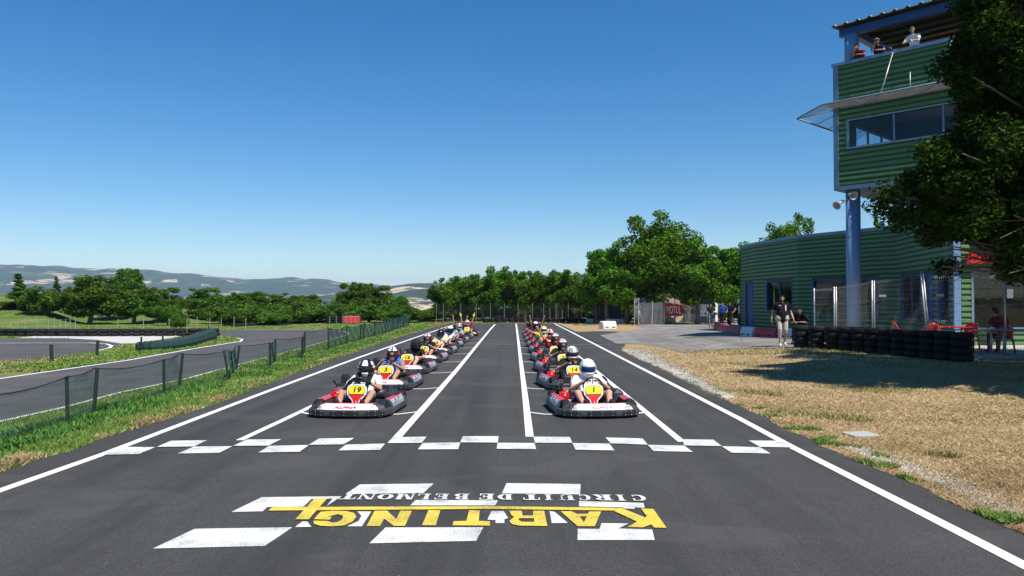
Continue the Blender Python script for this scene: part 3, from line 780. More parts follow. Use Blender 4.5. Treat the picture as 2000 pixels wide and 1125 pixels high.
def fuse(mb, name, m, vox, parent, smooth=2):
    me = mb.mesh(name + '_src', m); o = bpy.data.objects.new(name, me); COL.objects.link(o)
    r_ = o.modifiers.new('r', 'REMESH'); r_.mode = 'VOXEL'; r_.voxel_size = vox; r_.use_smooth_shade = True
    if smooth:
        s_ = o.modifiers.new('s', 'SMOOTH'); s_.factor = .5; s_.iterations = smooth
    ev = bpy.data.meshes.new_from_object(o.evaluated_get(bpy.context.evaluated_depsgraph_get()))
    bpy.data.objects.remove(o); bpy.data.meshes.remove(me); ev.name = name
    ev.materials.clear(); ev.materials.append(m)
    return link(name, ev, parent)
def skin_mat(tone): return mat('skin_%d' % int(tone[0] * 1000), tone, .5, var=.08, scale=12)
def cloth(name, col, var=.18): return mat('cloth_' + name, col, .9, var=var, scale=7, bmp=.35, bscale=22, spec=.12)
SK1 = (.44, .235, .14); SK2 = (.33, .16, .09); SK3 = (.52, .30, .20)

def solve2(a, b, l1, l2, hint):
    """middle joint between a and b for limb lengths l1,l2 bending towards hint"""
    a, b, hint = Vector(a), Vector(b), Vector(hint); d = b - a; L = min(d.length, (l1 + l2) * .999)
    dn = d.normalized(); x = (l1 * l1 - l2 * l2 + L * L) / (2 * L); h = math.sqrt(max(0, l1 * l1 - x * x))
    hp = hint - dn * hint.dot(dn); hp = hp.normalized() if hp.length > 1e-6 else dn.orthogonal().normalized()
    return a + dn * x + hp * h, a + dn * L
def hand(mb, wr, d, palm_n, s=1.0, curl=.5, side=1):
    """five fingers, bent; d: direction of the forearm, palm_n: towards the palm side"""
    wr, d = Vector(wr), Vector(d).normalized(); n_ = Vector(palm_n); n_ = (n_ - d * n_.dot(d)).normalized(); u = d.cross(n_) * side
    for k, off in enumerate((-.026, -.009, .009, .026)): cap(mb, wr + u * off * .6 * s, wr + d * .078 * s + u * off * s, .013 * s, .011 * s)
    for k, (off, L) in enumerate(((-.030, .062), (-.011, .076), (.010, .080), (.031, .070))):
        p = wr + d * .082 * s + u * off * s; dd = d.copy(); r_ = .0092 * s
        for j in range(3):
            ang = curl * (.7 + .5 * j); dj = (d * math.cos(ang) + n_ * math.sin(ang)).normalized() if curl > .05 else (d + u * off * 4).normalized()
            q = p + dj * L * s * (.44, .32, .24)[j]; cap(mb, p, q, r_, r_ * .92); p = q; r_ *= .92
    t0 = wr + d * .02 * s + u * .022 * s; t1 = t0 + (d * .5 + u * .8 + n_ * .3).normalized() * .042 * s
    t2 = t1 + (d * .85 + u * .15 + n_ * (.2 + .6 * curl)).normalized() * .034 * s
    cap(mb, t0, t1, .014 * s, .011 * s); cap(mb, t1, t2, .0105 * s, .009 * s)

def person(J, label, group=None, skin=SK1, vox=.011, shirt=None, sleeve=.55, pants=None, leg=.55, shoes=None, hair=None,
           helmet=None, gloves=None, face=True, s=1.0, belly=0.0, sub_legs=True, loc=(0, 0, 0), rz=0, curl=.8, beard=None, extra=None, longhair=False):
    """J: joints in local metres, facing -Y. keys: pel, chest, neck, head(centre), look(dir), shL shR elL elR wrL wrR hipL hipR knL knR anL anR toeL toeR, palm"""
    root = empty('person', loc, rz, label, 'person', group)
    V_ = {k: Vector(v) for k, v in J.items()}
    sm = skin_mat(skin); mb = MB()
    pel, chest, neck, head = V_['pel'], V_['chest'], V_['neck'], V_['head']
    look = V_.get('look', Vector((0, -1, 0))).normalized()
    sh = (V_['shR'] - V_['shL']); lat = sh.normalized()
    up = (neck - pel).normalized(); fw = lat.cross(up); fw = fw if fw.y < 0 else -fw
    def torso(m_, g):
        cap(m_, pel - lat * .075, pel + lat * .075, .105 + g)
        w_ = pel.lerp(chest, .5)
        cap(m_, pel, w_ + fw * belly * .4, .12 + g + belly, .115 + g + belly); cap(m_, w_ - lat * .055, w_ + lat * .055, .10 + g + belly * .6)
        cap(m_, w_ - lat * .05, chest - lat * .07, .10 + g, .115 + g); cap(m_, w_ + lat * .05, chest + lat * .07, .10 + g, .115 + g)
        cap(m_, V_['shL'] * .8 + chest * .2, V_['shR'] * .8 + chest * .2, .062 + g); cap(m_, chest - lat * .08, chest + lat * .08, .105 + g)
        for q in ('shL', 'shR'): cap(m_, neck - up * .01, V_[q], .045 + g, .055 + g); cap(m_, chest, V_[q] - up * .03, .09 + g, .055 + g)
    torso(mb, 0); cap(mb, chest.lerp(neck, .7), head - up * .03, .055, .050)
    # head with jaw, brow, nose, ears
    hf = look; hl = hf.cross(Vector((0, 0, 1))).normalized(); hu = hl.cross(hf).normalized()
    M = Matrix((hl, -hf, hu)).transposed()
    mb.ell(head + hu * .025, (.073, .092, .088), 0, M, 14, 10); mb.ell(head - hu * .045 + hf * .022, (.055, .062, .062), 0, M, 12, 8)
    if not helmet:
        cap(mb, head + hf * .088 + hu * .012, head + hf * .107 - hu * .022, .009, .014)
        for e in (-1, 1):
            mb.ell(head + hl * e * .076 - hu * .002, (.011, .02, .031), 0, M, 8, 6); cap(mb, head + hf * .08 + hu * .035 + hl * .012 * e, head + hf * .072 + hu * .035 + hl * .045 * e, .010)
            cap(mb, head + hf * .088 - hu * .052, head + hf * .080 - hu * .050 + hl * .022 * e, .009)
    for q in 'LR':
        cap(mb, V_['sh' + q], V_['el' + q], .046, .036); cap(mb, V_['el' + q], V_['wr' + q], .038, .026)
        fd = (V_['wr' + q] - V_['el' + q]).normalized(); pn = V_.get('palm' + q, V_.get('palm', Vector((0, 0, -1))))
        if 'hd' + q in V_: fd = V_['hd' + q]
        hand(mb, V_['wr' + q], fd, pn, 1.0, curl, 1 if q == 'L' else -1)
        if sub_legs:
            cap(mb, V_['hip' + q], V_['kn' + q], .083, .056); cap(mb, V_['kn' + q], V_['an' + q], .054, .036)
            cap(mb, V_['kn' + q].lerp(V_['an' + q], .1), V_['kn' + q].lerp(V_['an' + q], .45), .05, .052)
            cap(mb, V_['an' + q], V_['toe' + q], .038, .03)
    body = fuse(mb, 'body', sm, vox, root)
    if shirt:
        m_ = MB(); torso(m_, .014)
        cap(m_, chest.lerp(neck, .5), neck - up * .015, .06, .062)
        for q in 'LR': cap(m_, V_['sh' + q], V_['sh' + q].lerp(V_['el' + q], sleeve), .066, .060)
        sh_ = fuse(m_, 'shirt', shirt, vox, root, 3)
    if pants and sub_legs:
        m_ = MB(); cap(m_, pel - lat * .08, pel + lat * .08, .125 + belly * .7); cap(m_, pel - up * .02, pel + up * .06, .13 + belly * .7)
        for q in 'LR':
            k1 = V_['hip' + q].lerp(V_['kn' + q], min(1, leg * 1.6) if leg < .62 else 1)
            cap(m_, V_['hip' + q], k1, .105, .082 if leg < 1 else .072)
            if leg > .62: cap(m_, V_['kn' + q], V_['kn' + q].lerp(V_['an' + q], .92), .075, .06)
        fuse(m_, 'trousers' if leg > .62 else 'shorts', pants, vox, root, 3)
    if shoes and sub_legs:
        for q in 'LR':
            m_ = MB(); a, t_ = V_['an' + q], V_['toe' + q]; d = (t_ - a).normalized()
            cap(m_, a - d * .02, t_, .048, .04); cap(m_, a.lerp(t_, .5), t_ + d * .01, .045, .042); cap(m_, a + Vector((0, 0, .015)), a, .046)
            fuse(m_, 'shoe', shoes, vox, root, 1)
    if gloves:
        for q in 'LR':
            m_ = MB(); fd = V_.get('hd' + q, (V_['wr' + q] - V_['el' + q]).normalized())
            hand(m_, V_['wr' + q], fd, V_.get('palm' + q, V_.get('palm', Vector((0, 0, -1)))), 1.22, curl, 1 if q == 'L' else -1)
            cap(m_, V_['wr' + q] - fd.normalized() * .04, V_['wr' + q] + fd.normalized() * .02, .036)
            fuse(m_, 'glove', gloves, vox, root, 1)
    if hair and not helmet:
        m_ = MB(); m_.ell(head + hu * .04 - hf * .012, (.083, .098, .086), 0, M, 14, 10)
        m_.ell(head + hu * .02 - hf * .045, (.08, .062, .085), 0, M, 12, 8); m_.ell(head + hu * .095 + hf * .035, (.062, .05, .03), 0, M, 10, 6)
        if longhair: cap(m_, head - hf * .06, head - hf * .09 - hu * .2, .06, .05)
        fuse(m_, 'hair', hair, vox, root, 1)
    if beard:
        m_ = MB(); m_.ell(head - hu * .068 + hf * .030, (.062, .062, .05), 0, M, 12, 8)
        for e in (-1, 1): cap(m_, head + hl * e * .066 - hu * .01 + hf * .02, head + hl * e * .052 - hu * .06 + hf * .03, .014)
        fuse(m_, 'beard', beard, vox * .8, root, 1)
    if face and not helmet:
        m_ = MB()
        for e in (-1, 1): m_.ell(head + hf * .084 + hu * .014 + hl * e * .030, (.013, .008, .007), 0, M, 8, 6); m_.ell(head + hf * .090 + hu * .036 + hl * e * .031, (.021, .006, .005), 0, M, 8, 4)
        m_.ell(head + hf * .092 - hu * .050, (.022, .006, .005), 0, M, 8, 4)
        m_.build('eyes_and_mouth', mat('dark_features', (.05, .025, .02), .6), root)
    if helmet: helmet(root, head + hf * .008, M)
    return root

VISOR = mat('dark_visor', (.008, .008, .01), .08, var=0, spec=.8)
VISORB = mat('blue_mirror_visor', (.015, .04, .14), .08, .4, var=.1)
OPENV = mat('dark_helmet_lining', (.02, .018, .018), .9)
def helmet_fn(pal, pattern, visor='shut', peak=False):
    """pal: list of materials, pattern(theta_from_front_deg, phi_deg_elevation)->index"""
    def f(root, c, M):
        mb = MB(); vz = MB(); nu, nv = 44, 28; P = {}
        for j in range(nv + 1):
            el = -78 + 168 * j / nv
            for i in range(nu):
                az = -180 + 360 * i / nu      # 0 = front (-Y)
                ce, se = math.cos(R(el)), math.sin(R(el)); x = math.sin(R(az)) * ce; y = -math.cos(R(az)) * ce; z = se
                rx, ry, rz_ = .137, .160, .158
                fr_ = max(0, math.cos(R(az)))
                if el < -5: ry += .020 * fr_ * sst(-5, -35, el) - .0 ; rx *= 1 - .10 * sst(-20, -70, el)
                v = Vector((x * rx, y * ry, z * rz_ - .004))
                if abs(az) < 66 and -20 < el < 20: v *= .955
                P[j, i] = v
        for j in range(nv):
            el = -78 + 168 * (j + .5) / nv
            for i in range(nu):
                az = -180 + 360 * (i + .5) / nu; i2 = (i + 1) % nu
                q = [P[j, i], P[j, i2], P[j + 1, i2], P[j + 1, i]]
                if abs(az) < 66 and -20 < el < 20:
                    vz.add([M @ a for a in q], [[0, 1, 2, 3]], 0, True)
                else: mb.add([M @ a for a in q], [[0, 1, 2, 3]], pattern(az, el), True)
        for e in (-1, 1): mb.ell(M @ Vector((e * .133, -.035, .0)), (.010, .026, .026), len(pal) - 1, M, 10, 6)
        for e in (-1, 0, 1): mb.box(M @ Vector((e * .035, -.176 + abs(e) * .006, -.074)), (.024, .008, .012), len(pal) - 1, M)
        if peak:
            mb.add([M @ Vector(q) for q in [(-.10, -.10, .085), (.10, -.10, .085), (.085, -.22, .075), (-.085, -.22, .075), (-.10, -.10, .098), (.10, -.10, .098), (.085, -.225, .082), (-.085, -.225, .082)]],
                   [[3, 2, 1, 0], [4, 5, 6, 7], [0, 1, 5, 4], [1, 2, 6, 5], [2, 3, 7, 6], [3, 0, 4, 7]], 0)
        o = mb.build('helmet', pal, root, c)
        vm = {'shut': VISOR, 'blue': VISORB, 'open': OPENV}[visor]
        vo = vz.build('visor' if visor != 'open' else 'face_opening', vm, o)
        if visor == 'open':
            fm = MB(); sk = skin_mat(SK1)
            fm.ell(M @ Vector((0, -.112, .01)), (.062, .045, .048), 0, M, 14, 8); fm.ell(M @ Vector((0, -.150, -.006)), (.009, .010, .016), 0, M, 8, 6)
            for e in (-1, 1): fm.ell(M @ Vector((e * .027, -.151, .018)), (.012, .006, .006), 1, M, 8, 5)
            fm.build('face', [sk, mat('dark_features', (.05, .025, .02), .6)], o)
    return f
HW = mat('helmet_white', (.80, .80, .80), .16, var=.04); HB = mat('helmet_black', (.012, .012, .014), .18, var=.2); HR = mat('helmet_red', (.55, .012, .02), .2, var=.1)
HG = mat('helmet_grey', (.16, .17, .19), .3, var=.3); HO = mat('helmet_orange', (.75, .16, .02), .3); HY = mat('helmet_yellow', (.75, .55, .03), .3); HBF = mat('black_balaclava', (.010, .010, .011), .9, var=.3)
HN = mat('helmet_navy', (.012, .02, .06), .25)
def pat_white(az, el): return 1 if (-30 < el < -24 and 30 < abs(az) < 60) or (55 < abs(az) < 62 and 30 < el < 48) else 0
def pat_block(az, el):     # white squares on black crown, red sides
    if el > 28:
        if abs(az) < 10: return 1
        if abs(az) < 60: return 0 if (int(el // 16) % 2 == 0 or el < 60) and not 44 < el < 48 else 1
        return 2 if az > 0 else 1
    if el < -24 and abs(az) < 22: return 0
    if abs(az) > 68 and el > -5: return 2
    return 1
def pat_stripe(az, el):
    if el > 26 and abs(az) < 70: return 0 if int((az + 90) // 14) % 2 == 0 or el > 60 else 1
    if el < -24 and abs(az) < 28: return 2
    return 1 if abs(az) > 68 and el < 30 else 0
def pat_19(az, el):
    if el > 26: return 0 if (abs(az) < 26 and el < 66) or (abs(az) > 54 and el < 50 and abs(az) < 80) else (2 if abs(az) > 80 and el < 50 else 1)
    if el < -20 and abs(az) < 24: return 0
    if abs(az) > 68: return 0 if el < -34 or 8 < el < 20 else 1
    return 1
def solid(az, el): return 0
def pat_whitetop(az, el): return 0 if el > 28 and abs(az) < 110 else 1
def pat_redfront(az, el): return 1 if (el > 26 and 20 < abs(az) < 60) or el < -24 and abs(az) < 40 else 0

def drive_pose(lean=0.0, turn=0.0, arms='wheel', knees=.10, headtilt=0.0):
    """seated low in the kart, kart frame (front -Y)"""
    J = dict(pel=(0, .14, .125), chest=(lean * .6, .28, .375), neck=(lean, .305, .505), head=(lean * 1.25 + headtilt, .255, .640), look=(turn, -1, -.12),
             shL=(-.185 + lean * .9, .28, .455), shR=(.185 + lean * .9, .28, .455), hipL=(-.10, .08, .13), hipR=(.10, .08, .13),
             anL=(-.19, -.60, .10), anR=(.19, -.60, .10), toeL=(-.20, -.67, .20), toeR=(.20, -.67, .20))
    for q, e in (('L', -1), ('R', 1)):
        J['kn' + q] = (e * (.20 + knees * .5), -.25, .285)
    wl = {'wheel': ((-.14, -.12, .445), (.14, -.12, .445)),
          'up': ((-.36, .20, 1.08), (.38, .20, 1.06)),
          'upR': ((-.14, -.12, .445), (.40, .10, .90)),
          'upL': ((-.48, .12, .94), (.14, -.12, .445)),
          'thumb': ((-.14, -.12, .445), (.28, -.20, .34)),
          'wide': ((-.62, .05, .64), (.14, -.12, .445))}[arms]
    for (q, e), wv in zip((('L', -1), ('R', 1)), wl):
        shv = Vector(J['sh' + q]); high = wv[2] > .6
        el, wr = solve2(shv, wv, .29, .26, (e * 1.0, .1, .2) if high else (e * .9, .2, -.8))
        J['el' + q] = el; J['wr' + q] = wr
        J['palm' + q] = (0, -1, 0) if high else (-e * .7, 0, -.7)
    return J
def stand_pose(H=1.75, walk=0.0, arms=((.26, -.02, .86), (.26, -.02, .86)), look=(0, -1, 0)):
    k = H / 1.75
    J = dict(pel=(0, 0, .95), chest=(0, .0, 1.27), neck=(0, .01, 1.46), head=(0, -.01, 1.61), look=look, shL=(-.19, .01, 1.41), shR=(.19, .01, 1.41), hipL=(-.10, 0, .91), hipR=(.10, 0, .91))
    for q, e, st in (('L', -1, walk), ('R', 1, -walk)):
        an = Vector((e * .10, -st * .30, .075 + (.05 if st < 0 else 0))); kn, an = solve2(J['hip' + q], an, .44, .42, (0, -1, 0))
        J['kn' + q] = kn; J['an' + q] = an; J['toe' + q] = an + Vector((e * .02, -.15, -.03 if st >= 0 else -.06))
        a = arms[0] if q == 'L' else arms[1]
        wr = Vector((e * a[0], a[1] - (-st) * -.0 + st * .22, a[2])); el, wr = solve2(J['sh' + q], wr, .30, .265, (e * .25, .9, -.1))
        J['el' + q] = el; J['wr' + q] = wr; J['palm' + q] = (-e, 0, 0)
    return {a: (Vector(b) * k if a not in ('look', 'palmL', 'palmR') else Vector(b)) for a, b in J.items()}
# ------------------------------------------------------------------ karts on the grid with their drivers
CW = cloth('white', (.74, .74, .73), .06); CB = cloth('black', (.016, .016, .018)); CG = cloth('grey_shorts', (.10, .09, .085)); CBL = cloth('blue', (.03, .10, .42))
CCR = cloth('cream', (.68, .60, .50), .1); CMR = cloth('maroon', (.18, .015, .025)); CNV = cloth('navy', (.012, .02, .06)); CDN = cloth('denim', (.10, .15, .24)); CKH = cloth('khaki', (.33, .29, .21))
CYL = cloth('yellow', (.65, .5, .06)); CTQ = cloth('turquoise', (.2, .42, .38)); CRED = cloth('red', (.35, .02, .02)); COR = cloth('orange', (.7, .22, .03)); CLG = cloth('grey', (.22, .22, .24))
SHD = cloth('dark_shoe', (.03, .03, .03)); SHW = cloth('white_shoe', (.55, .55, .53)); NEON = cloth('neon_glove', (.65, .85, .05)); GBK = cloth('black_glove', (.02, .02, .022))
def speckled():
    m, t, p = newmat('white_speckled_cloth'); tc = ND(t, 'ShaderNodeTexCoord')
    v = ND(t, 'ShaderNodeTexVoronoi'); v.inputs['Scale'].default_value = 26; t.links.new(tc.outputs['Object'], v.inputs['Vector'])
    t.links.new(ramp(t, v.outputs['Distance'], [(0, (.05, .05, .08)), (.2, (.05, .05, .08)), (.26, (.76, .76, .76))]), p.inputs['Base Color'])
    p.inputs['Roughness'].default_value = .85; return m
CSP = speckled()
LROW = [ # number, x, yaw, pose, kwargs, kart label, driver label
 ('19', -2.38, -4, drive_pose(0.02, .05), dict(shirt=CW, pants=CDN, leg=.45, shoes=SHD, gloves=GBK, skin=SK1, helmet=helmet_fn([HW, HB, HR], pat_19)),
  'kart with yellow plate 19 leading the left row', 'driver in white T-shirt and black vest in kart 19'),
 ('3', -2.46, -4, drive_pose(0.03, .05), dict(shirt=CLG, pants=CG, leg=.45, shoes=SHD, skin=SK1, helmet=helmet_fn([HW, HB, HR], pat_block, 'open')),
  'kart with yellow plate 3, second in the left row', 'driver in grey shirt with blue straps in kart 3'),
 ('16', -2.50, -4, drive_pose(.10, .5, 'thumb'), dict(shirt=CB, pants=CB, leg=.5, shoes=SHD, skin=SK3, helmet=helmet_fn([HBF], solid, 'shut')),
  'kart with yellow plate 16 behind kart 3', 'driver all in black with matt black hood and helmet in kart 16'),
 ('17', -2.50, -4, drive_pose(.03, .1), dict(shirt=CB, pants=CG, leg=.45, shoes=SHD, skin=SK1, helmet=helmet_fn([HW, HB, HR], pat_block, 'open')),
  'kart with yellow plate 17, fourth in the left row', 'driver in black T-shirt with red white black helmet in kart 17'),
 ('18', -2.48, -4, drive_pose(.06, .1), dict(shirt=CCR, pants=CG, leg=.45, shoes=SHD, skin=SK3, helmet=helmet_fn([HB, HG], solid, 'shut')),
  'kart with yellow plate 18, fifth in the left row', 'driver in cream T-shirt with black helmet in kart 18'),
 ('', -2.50, -5, drive_pose(.12, .2, 'upR'), dict(shirt=CW, pants=CG, leg=.5, shoes=SHD, skin=SK2, helmet=helmet_fn([HW, HB], pat_whitetop)),
  'kart behind plate 18 with a driver all in white', 'driver in white T-shirt and white and black helmet behind kart 18'),
 ('', -2.46, -4, drive_pose(.16, .3, 'wide'), dict(shirt=CTQ, pants=CDN, leg=.5, shoes=SHD, skin=SK2, helmet=helmet_fn([HW, HB, HR], pat_redfront)),
  'kart third from the back of the left row', 'driver in turquoise and blue clothes with red and white helmet, left row'),
 ('', -2.45, -3, drive_pose(-.05, .0, 'up'), dict(shirt=CNV, pants=CG, leg=.5, shoes=SHD, skin=SK1, helmet=helmet_fn([HB, HW], pat_whitetop)),
  'kart second from the back of the left row', 'bare-armed driver with black helmet raising both arms in the left row'),
 ('2', -2.30, 2, drive_pose(.0, .0, 'up'), dict(shirt=CRED, pants=CG, leg=.5, shoes=SHD, skin=SK1, gloves=NEON, helmet=helmet_fn([HW, HR], pat_redfront)),
  'kart with yellow nose at the back of the left row', 'driver with neon yellow gloves raising both arms, back of left row'),
]
RROW = [
 ('1', 1.24, 5, drive_pose(0.0, .0), dict(shirt=CSP, pants=CG, leg=.42, shoes=SHD, skin=SK3, helmet=helmet_fn([HW, HG], pat_white, 'blue')),
  'kart with yellow plate 1 leading the right row', 'driver in white speckled T-shirt and white helmet with blue visor'),
 ('14', 1.20, 9, drive_pose(.06, .0), dict(shirt=CB, pants=CB, leg=1.0, shoes=SHD, skin=SK1, helmet=helmet_fn([HW, HB, HR], pat_stripe)),
  'kart with yellow plate 14, second in the right row', 'driver in black with striped black and white helmet in kart 14'),
 ('20', 1.22, 9, drive_pose(.05, .1), dict(shirt=CB, pants=CB, leg=1.0, shoes=SHD, skin=SK1, helmet=helmet_fn([HW, HB, HR], pat_block, 'open')),
  'kart with yellow plate 20, third in the right row', 'driver in dark top with red white black helmet in kart 20'),
 ('8', 1.20, 8, drive_pose(.06, .2, 'upL'), dict(shirt=CMR, pants=CG, leg=.5, shoes=SHD, skin=SK1, helmet=helmet_fn([HW, HB, HR], pat_block, 'open')),
  'kart with yellow plate 8, fourth in the right row', 'driver in maroon T-shirt raising an arm in kart 8'),
 ('', 1.20, 7, drive_pose(.08, .2), dict(shirt=COR, pants=CNV, leg=1.0, shoes=SHD, skin=SK3, helmet=helmet_fn([HW, HR], pat_redfront)),
  'fifth kart of the right row, behind kart 8', 'driver with white and red helmet and orange sleeves behind kart 8'),
 ('', 1.18, 6, drive_pose(.02, .0, 'wide'), dict(shirt=CYL, pants=CNV, leg=.5, shoes=SHD, skin=SK3, helmet=helmet_fn([HY, HW], pat_whitetop)),
  'sixth kart of the right row', 'driver with yellow helmet reaching one arm sideways'),
 ('', 1.16, 5, drive_pose(.04, .0), dict(shirt=CNV, pants=CNV, leg=.5, shoes=SHD, skin=SK3, helmet=helmet_fn([HN, HW], solid)),
  'seventh kart of the right row', 'driver with navy helmet and navy shirt in the right row'),
 ('', 1.14, 4, drive_pose(-.05, .0, 'up'), dict(shirt=CMR, pants=CG, leg=.5, shoes=SHD, skin=SK2, helmet=helmet_fn([HW, HN], pat_whitetop)),
  'second to last kart of the right row', 'driver with white and navy helmet raising both arms in the right row'),
 ('', 1.12, 3, drive_pose(-.15, .0, 'upL'), dict(shirt=CB, pants=CB, leg=1.0, shoes=SHD, skin=SK2, helmet=helmet_fn([HB, HW], solid)),
  'last kart at the back of the right row', 'driver in black helmet raising one arm at back of right row'),
]
for row, lst in (('l', LROW), ('r', RROW)):
    for k, (num, X, yaw, pose, kw, kl, dl) in enumerate(lst):
        Y = STALL[k] + .86 + (-.40 if k == 0 else -.26); X += ((-.08 if k == 0 else -.14) if row == 'l' else .0)
        kt = make_kart(num, k < 6, yellow=(row == 'l' and k == 8))
        kt.location = (X, Y, .006); kt.rotation_euler = (0, 0, R(yaw)); tag(kt, kl, 'kart', 'karts lined up on the starting grid')
        vox = .0105 if k < 2 else (.014 if k < 4 else .02)
        ps = person(pose, dl, 'drivers sitting in the karts', vox=vox, loc=(X, Y, .03), rz=R(yaw), curl=.9 if Vector(pose['wrL']).z < .6 else .1, **kw)
        if num == '19':
            m_ = MB()
            for e in (-1, 1): m_.tube([(e * .10, .41, .49), (e * .11, .31, .545), (e * .105, .18, .50), (e * .07, .11, .38), (e * .05, .08, .25)], [.028, .034, .036, .034, .03], 10, 0)
            m_.ell((0, .28, .53), (.10, .085, .04), 0, None, 12, 8); m_.build('protective_vest', CB, ps)
        if num == '3':
            m_ = MB()
            for e in (-1, 1): m_.tube([(e * .12 + .02, .36, .53), (e * .13 + .02, .25, .53), (e * .12 + .015, .145, .43), (e * .09, .08, .28)], .03, 8, 0)
            m_.build('blue_straps', CBL, ps)
# ------------------------------------------------------------------ the control tower and clubhouse
GREEN = mat('green_cladding', (.09, .195, .072), .5, .0, var=.22, scale=.8); GREENB = mat('green_wall_backing', (.03, .075, .035), .7, var=.1)
BLUE = mat('blue_steel_paint', (.15, .26, .44), .45, var=.08, scale=2); BLUET = mat('blue_grey_trim', (.16, .25, .36), .45, var=.1, scale=3)
DBLUE = mat('deep_blue_frame', (.02, .07, .24), .45, var=.1); GALV = mat('galvanised_fence', (.50, .50, .49), .45, .6, var=.15, scale=30)
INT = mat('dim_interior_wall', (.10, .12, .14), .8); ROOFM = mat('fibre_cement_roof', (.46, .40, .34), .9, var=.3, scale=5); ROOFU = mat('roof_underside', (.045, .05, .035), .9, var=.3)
def glass(name='window_glass'):
    m, t, p = newmat(name); t.nodes.remove(p); o = t.nodes['Material Output']
    g = ND(t, 'ShaderNodeBsdfGlossy'); g.inputs['Roughness'].default_value = .03; g.inputs['Color'].default_value = (.8, .85, .9, 1)
    tr = ND(t, 'ShaderNodeBsdfTransparent'); tr.inputs['Color'].default_value = (.86, .90, .92, 1)
    fr_ = ND(t, 'ShaderNodeMath', operation='MULTIPLY_ADD'); lw = ND(t, 'ShaderNodeLayerWeight'); lw.inputs[0].default_value = .25; t.links.new(lw.outputs['Facing'], fr_.inputs[0]); fr_.inputs[1].default_value = .12; fr_.inputs[2].default_value = .02; mx = ND(t, 'ShaderNodeMixShader')
    t.links.new(fr_.outputs[0], mx.inputs[0]); t.links.new(tr.outputs[0], mx.inputs[1]); t.links.new(g.outputs[0], mx.inputs[2]); t.links.new(mx.outputs[0], o.inputs['Surface']); return m
GLASS = glass()
PITCHR = .2
def wall_frame(A, B):
    A = Vector((*A, 0)) if len(A) == 2 else Vector(A); B = Vector((*B, 0)) if len(B) == 2 else Vector(B)
    L = (B - A).length; u = (B - A) / L; n = Vector((u.y, -u.x, 0))     # outward, to the left of A->B seen... checked below
    if n.dot(CAM - A) < 0: n = -n
    return A, u, n, L
def wbox(mb, A, u, n, s0, s1, z0, z1, d0, d1, mi=0):
    vs = [A + u * s + n * d + Vector((0, 0, z)) for z in (z0, z1) for d in (d0, d1) for s in (s0, s1)]
    return mb.add(vs, [[0, 2, 3, 1], [4, 5, 7, 6], [0, 1, 5, 4], [2, 6, 7, 3], [0, 4, 6, 2], [1, 3, 7, 5]], mi)
def clad(parent, A, B, z0, z1, ops=(), trim0=.0, trim1=.0, panes=True, flip=False, back=True):
    """cladding rows between ground points A and B; ops: (s0,s1,z0,z1,kind)"""
    A, u, n, L = wall_frame(A, B)
    if flip: n = -n
    # backing wall around openings: vertical strips
    if back:
        cuts = sorted({0, L} | {o[0] for o in ops} | {o[1] for o in ops}); mb = MB()
        for a, b in zip(cuts[:-1], cuts[1:]):
            hit = [o for o in ops if o[0] <= (a + b) / 2 <= o[1]]; zz = z0
            for o in sorted(hit, key=lambda q: q[2]):
                if o[2] > zz: wbox(mb, A, u, n, a, b, zz, o[2], -.16, 0)
                zz = o[3]
            if zz < z1: wbox(mb, A, u, n, a, b, zz, z1, -.16, 0)
        w_ = mb.build('wall', GREENB, parent)
    z = z0 + .02; k = 0
    while z < z1 - .05:
        h = min(.145, z1 - z)
        segs = [(trim0, L - trim1)]
        for o in ops:
            if z + h > o[2] - .04 and z < o[3] + .04:
                ns = []
                for a, b in segs:
                    if o[0] - .06 > a: ns.append((a, min(b, o[0] - .06)))
                    if o[1] + .06 < b: ns.append((max(a, o[1] + .06), b))
                segs = ns
        for a, b in segs:
            if b - a < .05: continue
            mb = MB(); pr = [(0, .002), (.035, .02), (.04, .045), (.028, h - .01), (.0, h)]
            vs = [A + u * s + n * (d + .001) + Vector((0, 0, z + w_)) for s in (a, b) for d, w_ in pr]; m_ = len(pr)
            mb.add(vs, [[i, (i + 1) % m_, m_ + (i + 1) % m_, m_ + i] for i in range(m_)] + [list(range(m_))[::-1], list(range(m_, 2 * m_))])
            mb.build('cladding_panel', GREEN, parent)
        z += PITCHR
    for o in ops:
        s0, s1, a, b = o[:4]; kind = o[4] if len(o) > 4 else 'window'; fm_ = {'window': BLUET, 'bwindow': DBLUE, 'door': DBLUE}[kind]
        mb = MB(); t_ = .07
        wbox(mb, A, u, n, s0 - .06, s1 + .06, b, b + .05, -.1, .05); wbox(mb, A, u, n, s0 - .06, s1 + .06, a - .07, a, -.1, .09)
        wbox(mb, A, u, n, s0 - .06, s0 + .02, a, b, -.1, .047); wbox(mb, A, u, n, s1 - .02, s1 + .06, a, b, -.1, .047)
        fr_ = mb.build('window_frame' if kind != 'door' else 'door_frame', fm_, parent)
        if kind == 'door':
            mb = MB(); wbox(mb, A, u, n, s0 + .02, s1 - .02, a, b, -.08, -.03); dl = mb.build('door', DBLUE, parent)
            mb = MB(); wbox(mb, A, u, n, s1 - .2, s1 - .08, 1.0, 1.05, -.03, .03); mb.build('handle', STEEL, dl)
        else:
            nm = max(1, round((s1 - s0) / 1.5)); mb = MB()
            for i in range(1, nm): c = s0 + (s1 - s0) * i / nm; wbox(mb, A, u, n, c - .03, c + .03, a, b, -.08, .0)
            if nm > 1: tag(mb.build('mullion', fm_, fr_), kind='stuff' if nm > 2 else None)
            for i in range(nm):
                c0 = s0 + (s1 - s0) * i / nm + .03; c1 = s0 + (s1 - s0) * (i + 1) / nm - .03; mb = MB(); wbox(mb, A, u, n, c0, c1, a + .002, b - .002, -.05, -.044); mb.build('pane', GLASS, fr_)
    return A, u, n, L

